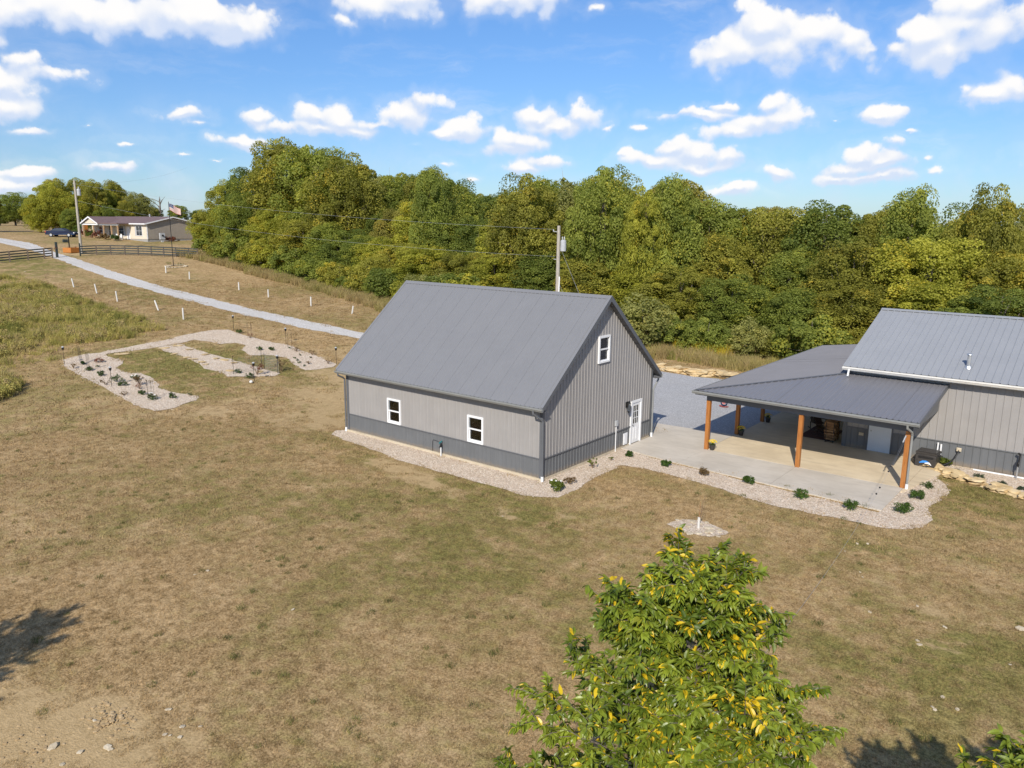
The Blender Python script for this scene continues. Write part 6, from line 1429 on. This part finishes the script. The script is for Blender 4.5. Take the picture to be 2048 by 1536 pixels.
def limbs(seed, H, z0, R, lobes, mat, tr=.24, nl=12, dead=0):
    r = random.Random(seed); m = MB(); bend = [(r.uniform(-.1, .1)*z, r.uniform(-.1, .1)*z) for z in (0, .5, 1, 1.2)]
    zs = [-.3, z0*.6, (z0+H)/2, H*.86]; pth = [(bend[i][0]*(i > 0), bend[i][1]*(i > 0), z) for i, z in enumerate(zs)]
    m.tube(pth, [tr*1.25, tr, tr*.6, tr*.18], 7)
    for i in range(nl + dead):
        l = lobes[(i*5) % len(lobes)]; zb = min(l[2]-.2, z0*.75 + (H-z0)*.62*r.random()); zb = max(.4, zb)
        s = Vector((0, 0, zb)); e = Vector(l[:3]); k = e + Vector((0, 0, .3))
        if i >= nl: e = e*1.12; 
        m.tube([s, s.lerp(e, .45) + Vector((0, 0, -.12*(e-s).length*.5)), e], [tr*.42, tr*.26, tr*.07], 5)
    return m.mesh('trunk', M[mat])
PROTO = []
for i, (shape, R, z0, n, lob, each, leaf) in enumerate([('oval', 3.9, .0, 96, 1.3, 460, .205), ('broad', 4.4, .3, 110, 1.25, 430, .205), ('oval', 3.5, .0, 90, 1.2, 460, .20), ('tiers', 4.1, .1, 110, 1.15, 430, .20), ('cone', 3.8, -.2, 96, 1.2, 450, .205), ('broad', 4.1, .6, 90, 1.1, 420, .20)]):
    lb = crown_lobes(100+i, 13.4, z0, R, n, lob, shape)
    PROTO.append((leaf_cloud('crown', HM['olive'], lb, each, leaf, lob, 300+i, up=.25, flat=.95, shell=.5, accent=.18), limbs(500+i, 14, z0, R, lb, 'barkdark')))
SHRUBS = []
for i in range(3):
    lb = crown_lobes(140+i, 3.9, -.4, 2.5, 34, .78, 'oval')
    SHRUBS.append((leaf_cloud('crown', HM['olive'], lb, 260, .19, .8, 340+i, up=.25, flat=.95, shell=.45, accent=.15), limbs(540+i, 4, .4, 2.4, lb, 'barkdark', .09, 8)))
lb = crown_lobes(190, 13, 4, 4.0, 26, .8, 'broad'); SPARSE = (leaf_cloud('crown', HM['greygreen'], lb, 45, .34, .8, 390, flat=.7), limbs(590, 13.5, 3, 4, lb, 'barkpale', .13, 24, 10))

def tree(p, h, proto, H0, hue, label, group, rz, wide=1.0, name='broadleaf_tree'):
    t = thing(name, G(p, -.05), label, 'tree', group, rz)
    s = h/H0
    for nm, me in (('crown', proto[0]), ('trunk', proto[1])):
        o = link(nm, me, t, scale=(s*wide, s*wide, s))
        if nm == 'crown':
            o.material_slots[0].link = 'OBJECT'; o.material_slots[0].material = HM[hue]
    return t
r = random.Random(77)
WOOD = 'trees of the wood behind the barn'
from collections import defaultdict
same = defaultdict(list)
for k, (row, x, y, h, hue, z) in enumerate(FOREST): same[(row, hue, z)].append((h, k))
FLAB = {}
for (row, hue, z), v in same.items():
    v.sort(reverse=True); pre = {1: [''], 2: ['taller ', 'shorter '], 3: ['tallest ', 'middling ', 'shortest ']}.get(len(v), ['']*len(v))
    for (h, k), w in zip(v, pre): FLAB[k] = f'{w}{HUES[hue][1]} {ROWS[row]}, {ZONES[z]}'
for k_, (row, x, y, h, hue, z) in enumerate(FOREST):
    hk = HUES[hue][0]; lab = FLAB[k_]
    if row == 0: tree((x, y), h, SHRUBS[r.randrange(3)], 4.0, hk, lab, WOOD, r.uniform(0, 6.28), r.uniform(1.0, 1.3), 'thicket_tree')
    else:
        wd_ = {1: 1.55, 2: 1.22, 3: 1.0, 4: 1.05}[row]*r.uniform(.9, 1.15)
        if row == 1 and h < 7: wd_ = 1.75
        tree((x, y), h, PROTO[r.randrange(6)], 13.8, hk, lab, WOOD, r.uniform(0, 6.28), wd_)
for (x, y, h, lab) in [(6.2, 57.5, 13.2, 'half bare pale-barked tree at the skyline above the house roof'), (-66, 52, 13.0, 'thin half bare tree among the crowns above the tree guards beyond the drive'), (-37, 56, 14.2, 'thin leafed pale tree at the skyline above the barn roof'), (8.5, 61.5, 14.0, 'sparse pale-limbed tree next to the half bare one at the skyline')]:
    tree((x, y), h, SPARSE, 13.5, 'greygreen', lab, WOOD, r.uniform(0, 6), 1.0, 'half_bare_tree')
for i, (x, y, h, hk, w, lab) in enumerate([(-91, 39.3, 6.2, 'olive', 1.3, 'olive tree closing the end of the wood beside the fence'), (-87, 40.5, 11.2, 'limegreen', .95, 'yellow-green tree behind the end of the fence by the wood'), (-83.5, 42.5, 13.6, 'darkgreen', .95, 'dark tree below the tallest crown, nearer the fence'), (-80.5, 38.6, 9.4, 'midgreen', 1.15, 'mid-green tree on the face of the wood below the tallest crowns'),
        (-76, 42, 17.9, 'olive', .95, 'tallest olive crown of the whole wood'), (-70, 42.5, 17.3, 'midgreen', .95, 'great mid-green crown next to the tallest olive one'), (-64, 43, 15.6, 'olive', .95, 'tall olive crown third from the tallest, towards the barn'), (-88.5, 38.0, 5.0, 'limegreen', 1.5, 'low yellow-green tree at the foot of the wood by the fence'), (-73, 38.2, 8.5, 'limegreen', 1.2, 'yellow-green tree on the face of the wood under the great crowns')]):
    tree((x, y), h, PROTO[(i*2+1) % 6], 13.8, hk, lab, WOOD, r.uniform(0, 6), w)
for i, (x, y, h, hk, w, lab) in enumerate([(-22.1, 39.1, 15.0, 'midgreen', .72, 'tall mid-green tree rising over the skyline right of the transformer pole'), (-15.7, 40.5, 15.1, 'midgreen', .68, 'tall mid-green tree standing clear of the skyline beyond the barn gable'), (-30.3, 38.2, 13.8, 'olive', .85, 'tall olive tree rising over the skyline just short of the pole'),
        (2.5, 49.1, 14.8, 'midgreen', .72, 'tall mid-green tree standing clear of the skyline over the house roof'), (8.2, 48.5, 14.3, 'olive', .6, 'narrow olive tree on the skyline over the house ridge'), (-46.1, 40.4, 15.0, 'darkgreen', .62, 'narrow dark green tree on the skyline over the barn ridge'), (-17.2, 38.6, 13.4, 'limegreen', .5, 'thin yellow-green tree between the two tall crowns beyond the barn gable')]):
    tree((x, y), h, PROTO[(i*3+1) % 6], 13.8, hk, lab, WOOD, r.uniform(0, 6), w)
# trees round the far house
YARD = [((-139, 34.6), 7.2, 'limegreen', 'bright yellow-green tree at the near edge of the far group, by the sedan'), ((-138.5, 36.5), 9.4, 'limegreen', 'yellow-green tree standing right behind the navy sedan'), ((-144, 40), 10.4, 'olive', 'tall olive tree behind the leaning utility pole'), ((-137, 43), 10.4, 'olive', 'broad olive tree between the leaning pole and the far house'),
        ((-141, 49), 10.6, 'olive', 'tall olive tree over the porch gable of the far house'), ((-137, 51.5), 8.0, 'greygreen', 'grey-green tree over the maroon roof of the far house'), ((-133, 44), 5.2, 'darkgreen', 'dark low tree close behind the far porch gable'), ((-131.5, 36.5), 4.6, 'darkgreen', 'dark low tree between the navy sedan and the far house'), ((-137, 54.2), 5.6, 'greygreen', 'thin grey-green tree over the ridge of the far house'),
        ((-138.3, 34.2), 4.6, 'limegreen', 'low yellow bush-like tree right behind the sedan roof'), ((-136.5, 39.5), 7.5, 'limegreen', 'middle-sized yellow-green tree just past the leaning pole'), ((-139, 46), 9.0, 'limegreen', 'yellow-green tree above the end of the far porch'),
        ((-134.5, 48.5), 6.4, 'olive', 'smaller olive tree peeping over the maroon roof'), ((-146, 45), 11.0, 'olive', 'tallest olive tree of the group behind the far house'), ((-142, 37.8), 9.6, 'olive', 'olive tree behind the yellow-green pair near the sedan'), ((-145, 51), 9.8, 'brownolive', 'brownish tree at the back of the far group')]
for i, (p, h, hk, lab) in enumerate(YARD): tree(p, h, PROTO[i % 5], 13.8, hk, lab, 'trees round the far house', r.uniform(0, 6), 1.0 if h > 8 else 1.3)
t = thing('dead_tree', G((-135.5, 55.2)), 'leafless dead snag beside the far house trees', 'tree'); m = MB(); q = random.Random(3)
m.tube([(0, 0, -.2), (.2, .1, 3.5), (.1, .3, 6.6)], [.25, .18, .06], 7)
for k in range(12):
    z = q.uniform(2.6, 6.3); e = Vector((q.uniform(-1.8, 1.8), q.uniform(-1.8, 1.8), z+q.uniform(.4, 1.8))); m.tube([(.15, .15, z), Vector((.15, .15, z)).lerp(e, .5) + Vector((0, 0, .2)), e], [.08, .05, .015], 5)
m.build('trunk', M['barkdark'], t)
for i, (x, y, h, hk, lab) in enumerate([(-218.5, 55, 5.6, 'darkgreen', 'distant dark tree over the far field, nearest the picture edge'), (-217, 58.2, 9.0, 'darkgreen', 'tallest distant dark tree over the far field'), (-216, 61.4, 6.0, 'darkgreen', 'distant dark tree between the tallest one and the yellow-green group'), (-147, 27.2, 8.0, 'olive', 'olive tree cut by the picture edge above the drive'), (-212, 60, 4.0, 'greygreen', 'distant grey-green tree in front of the tallest dark one'), (-214, 65, 5.2, 'darkgreen', 'distant low dark tree behind the yellow-green group'),
        (-195, 84, 5.0, 'darkgreen', 'distant dark tree behind the flag'), (-190, 89, 6.3, 'darkgreen', 'taller distant dark tree just beyond the flag'), (-188, 94, 5.2, 'darkgreen', 'distant dark tree over the end of the far house ridge'), (-198, 79, 4.6, 'darkgreen', 'distant dark tree behind the dead snag'), (-186, 98, 5.5, 'darkgreen', 'distant dark tree where the wood begins')]):
    tree((x, y), h, PROTO[i % 5], 13.8, hk, lab, 'distant trees beyond the far house', r.uniform(0, 6), 1.7)

# ------------------------------------------------------------------ the young tree near the camera
def leaf_mesh(name, mat, seed, L=.128, Wd=.056):
    r = random.Random(seed); vs = []; fs = []; k = 4
    for i in range(k+1):
        s = i/k; w = Wd*.5*math.sin(math.pi*min(1, s*.93+.07))**.8*(1.15-.45*s); x = L*s; z = -.25*L*s*s*r.uniform(.7, 1.5)
        vs += [(x, -w, z + w*.45), (x, 0, z), (x, w, z + w*.45)]
    for i in range(k):
        a = i*3; fs += [(a, a+3, a+4, a+1), (a+1, a+4, a+5, a+2)]
    me = bpy.data.meshes.new(name); me.from_pydata(vs, [], fs); me.materials.append(mat); return me
def glossy_leaf(name, lo, hi):
    m, nt = newmat(name); rnd = nd(nt, 'ShaderNodeObjectInfo').outputs['Random']; p = wpos(nt)
    f = mth(nt, 'ADD', mth(nt, 'MULTIPLY', tnoise(nt, p, 2.2, 3.0), .75), mth(nt, 'MULTIPLY', tnoise(nt, p, 9.0, 2.0), .35))
    col = mix(nt, sstep(nt, f, .35, .75), lo, hi)
    d = bsdf(nt, col, .38, 0, None, .42); t = nd(nt, 'ShaderNodeBsdfTranslucent', {0: mix(nt, 1.0, col, (1.2, 1.25, .5), 'MULTIPLY')}).outputs[0]
    finish(nt, nd(nt, 'ShaderNodeMixShader', {0: .3, 1: d, 2: t}).outputs[0]); return m
GL = glossy_leaf('waxy_green_leaf', (.070, .115, .013), (.30, .36, .038)); YL = glossy_leaf('yellow_leaf', (.56, .38, .012), (.78, .58, .03)); LL = glossy_leaf('lime_leaf_fresh', (.13, .16, .015), (.27, .28, .03))
LEAVES = [leaf_mesh('leaf', GL, i) for i in range(4)] + [leaf_mesh('leaf', YL, 9), leaf_mesh('leaf', YL, 10), leaf_mesh('leaf', LL, 11)]
def young_tree(name, base, H, seed, label, tips_xy=(), lean=(0, 0), nb=40, R=1.95, single=0, dens=1.0, group=None):
    r = random.Random(seed); t = thing(name, base, label, 'tree', group); m = MB()
    tr = [(0, 0, -.2), (lean[0]*.2, lean[1]*.2, H*.3), (lean[0]*.6, lean[1]*.6, H*.65), (lean[0], lean[1], H*.97)]
    m.tube(tr, [.08, .06, .032, .010], 8)
    def trunk_at(z):
        s = max(0, min(1, z/(H*.97))); return Vector((lean[0]*s, lean[1]*s, z))
    tw = []                                            # twig end points with direction and yellow share
    prim = []
    for i in range(nb):
        s = (i+.5)/nb; z = H*(.16 + .78*s**.9); a = i*2.399 + r.uniform(-.4, .4)
        ln = min(R*.9, R*(1.05 - .74*s**1.25)*r.uniform(.72, 1.1)); up = .25 + .75*s*r.uniform(.7, 1.2)
        prim.append((z, a, ln, up))
    prim += [(H*r.uniform(.3, .93), r.uniform(0, 6.283), r.uniform(.45, .85), .7) for _ in range(22)]     # short inner shoots
    prim += [(H*t[3] if len(t) > 3 else H*.55, t[0], t[1], t[2]) for t in tips_xy]
    for (z, a, ln, up) in prim:
        d = Vector((math.cos(a), math.sin(a), up)).normalized(); b = trunk_at(z); mid = b + d*ln*.55; e = mid + (d + Vector((0, 0, -.18)))*ln*.5
        m.tube([b, mid, e], [.020, .011, .004], 5); ye = .24 if r.random() < .28 else .05
        for k in range(int(7 + 6*ln)):
            q = .25 + .75*(k+.5)/int(7 + 6*ln); p = b.lerp(mid, q/.55) if q < .55 else mid.lerp(e, (q-.55)/.45)
            dd = (d*.6 + Vector((r.uniform(-1, 1), r.uniform(-1, 1), r.uniform(-.25, .7)))).normalized()*r.uniform(.22, .46)*min(1, .55+.4*ln)
            m.tube([p, p + dd*.55 + Vector((0, 0, .03)), p + dd], [.007, .005, .002], 3); tw.append((p, dd, ye))
        tw.append((mid, e-mid, ye))
    m.build('trunk', M['barkdark'], t)
    items = []
    for (p, dd, ye) in tw:
        n = int(r.randint(22, 34)*dens)
        for k in range(n):
            s = .15 + .85*(k+.3)/n; q = p + dd*s
            o = (dd.normalized()*.7 + Vector((r.uniform(-1, 1), r.uniform(-1, 1), r.uniform(-1.1, .25)))).normalized()
            side = o.cross(Vector((0, 0, 1)));
            if side.length < .05: side = Vector((1, 0, 0))
            side.normalize(); nrm = side.cross(o).normalized(); nrm = (nrm + side*r.uniform(-.7, .7)).normalized(); yv = nrm.cross(o)
            mm = Matrix((o, yv, nrm)).transposed(); sc = r.uniform(.7, 1.22)
            u = r.random(); mi = (4 + (r.random() < .5)) if u < ye else (6 if u < ye+.16 else r.randrange(4))
            items.append((q, mm, sc, mi))
    # the leaves that show largest are objects of their own, the rest one mass
    if single:
        def size(it):
            w = Vector(base) + it[0]; d = w - CAMP; dz = d.dot(_f); px = d.dot(_r2)/dz; py = d.dot(_u2)/dz
            if abs(px) > 1024/FPX or abs(py) > 768/FPX: return 0
            n = it[1] @ Vector((0, 0, 1)); return it[2]**2*abs(n.dot(d.normalized()))/dz**2*(1.0 if it[0].z > H*.45 else .5)*(1.6 if it[3] > 3 else 1)
        items.sort(key=size, reverse=True)
        for (q, mm, sc, mi) in items[:single]:
            o = link('leaf', LEAVES[mi], t); o.matrix_local = Matrix.Translation(q) @ mm.to_4x4() @ Matrix.Scale(sc, 4)
    V = []; F = []; MI = []; off = 0
    arr = [(np.array([v.co[:] for v in l.vertices]), [tuple(p.vertices) for p in l.polygons]) for l in LEAVES]
    for (q, mm, sc, mi) in items[single:]:
        va, fa = arr[mi]; w = va*sc @ np.array(mm).T + np.array(q); V.append(w); F += [tuple(i+off for i in f) for f in fa]; MI += [0 if mi < 4 else 1 if mi < 6 else 2]*len(fa); off += len(va)
    me = bpy.data.meshes.new('foliage'); me.from_pydata(np.concatenate(V).tolist(), [], F)
    for x in (GL, YL, LL): me.materials.append(x)
    me.polygons.foreach_set('material_index', MI); me.update()
    o = link('foliage', me, t); o['kind'] = 'stuff'
    return t
young_tree('young_tree', (14.45, -16.55, 0), 6.28, 5, 'glossy green young tree with yellow leaves rising from the lawn in front', [(-2.385, 2.1, 1.75, .66), (-2.55, 1.9, 1.7, .68), (-2.15, 1.8, 1.8, .67), (.4, .75, 1.0, .84), (1.6, .7, 1.0, .86), (-.8, .8, .9, .84), (-1.9, .7, 1.1, .86), (2.8, .8, .9, .83), (-.2, .75, .8, .8), (-2.385, 2.0, 1.35, .68), (-2.5, 1.7, 1.2, .66), (-2.2, 1.6, 1.5, .70), (2.9, 2.2, .5, .5), (-2.9, 2.3, .25, .48), (-2.6, 2.4, .2, .42), (.6, 1.8, .4), (-.3, 1.7, .4, .5), (-.9, 2.1, .3, .5), (-1.5, 2.1, .35, .5), (-2.3, 2.2, .3, .46), (-2.75, 2.2, .45, .52), (-2.1, 1.9, .7, .55), (-.7, 1.9, .55, .60), (-.6, 1.7, .7, .66), (-.35, 1.7, .6, .62), (-1.1, 1.7, .6, .6), (-2.9, 1.9, .5, .6), (.9, 1.8, .6, .55), (.2, 1.7, .7, .55), (-.5, 1.6, .8, .58)], (.12, .30), 52, 2.1, 300, 1.1)
young_tree('young_tree', (18.36, -15.85, 0), 4.95, 9, 'yellow-green young tree just entering the picture corner beside the lawn', (), (.0, .0), 28, .95, 0, .9, 'young trees in the near lawn')
for (x, y, h, s, lab) in [(19.15, -15.35, 5.2, 21, 'young tree standing outside the view beside the corner tree'), (20.3, -14.6, 5.4, 22, 'young tree outside the view beyond the corner tree'), (.5, -26.4, 6.8, 23, 'young tree outside the view whose crown shades the bare soil')]:
    young_tree('young_tree', (x, y, 0), h, s, lab, (), (0, 0), 42 if s == 23 else 30, 2.5 if s == 23 else 1.7, 0, .8, 'young trees in the near lawn')
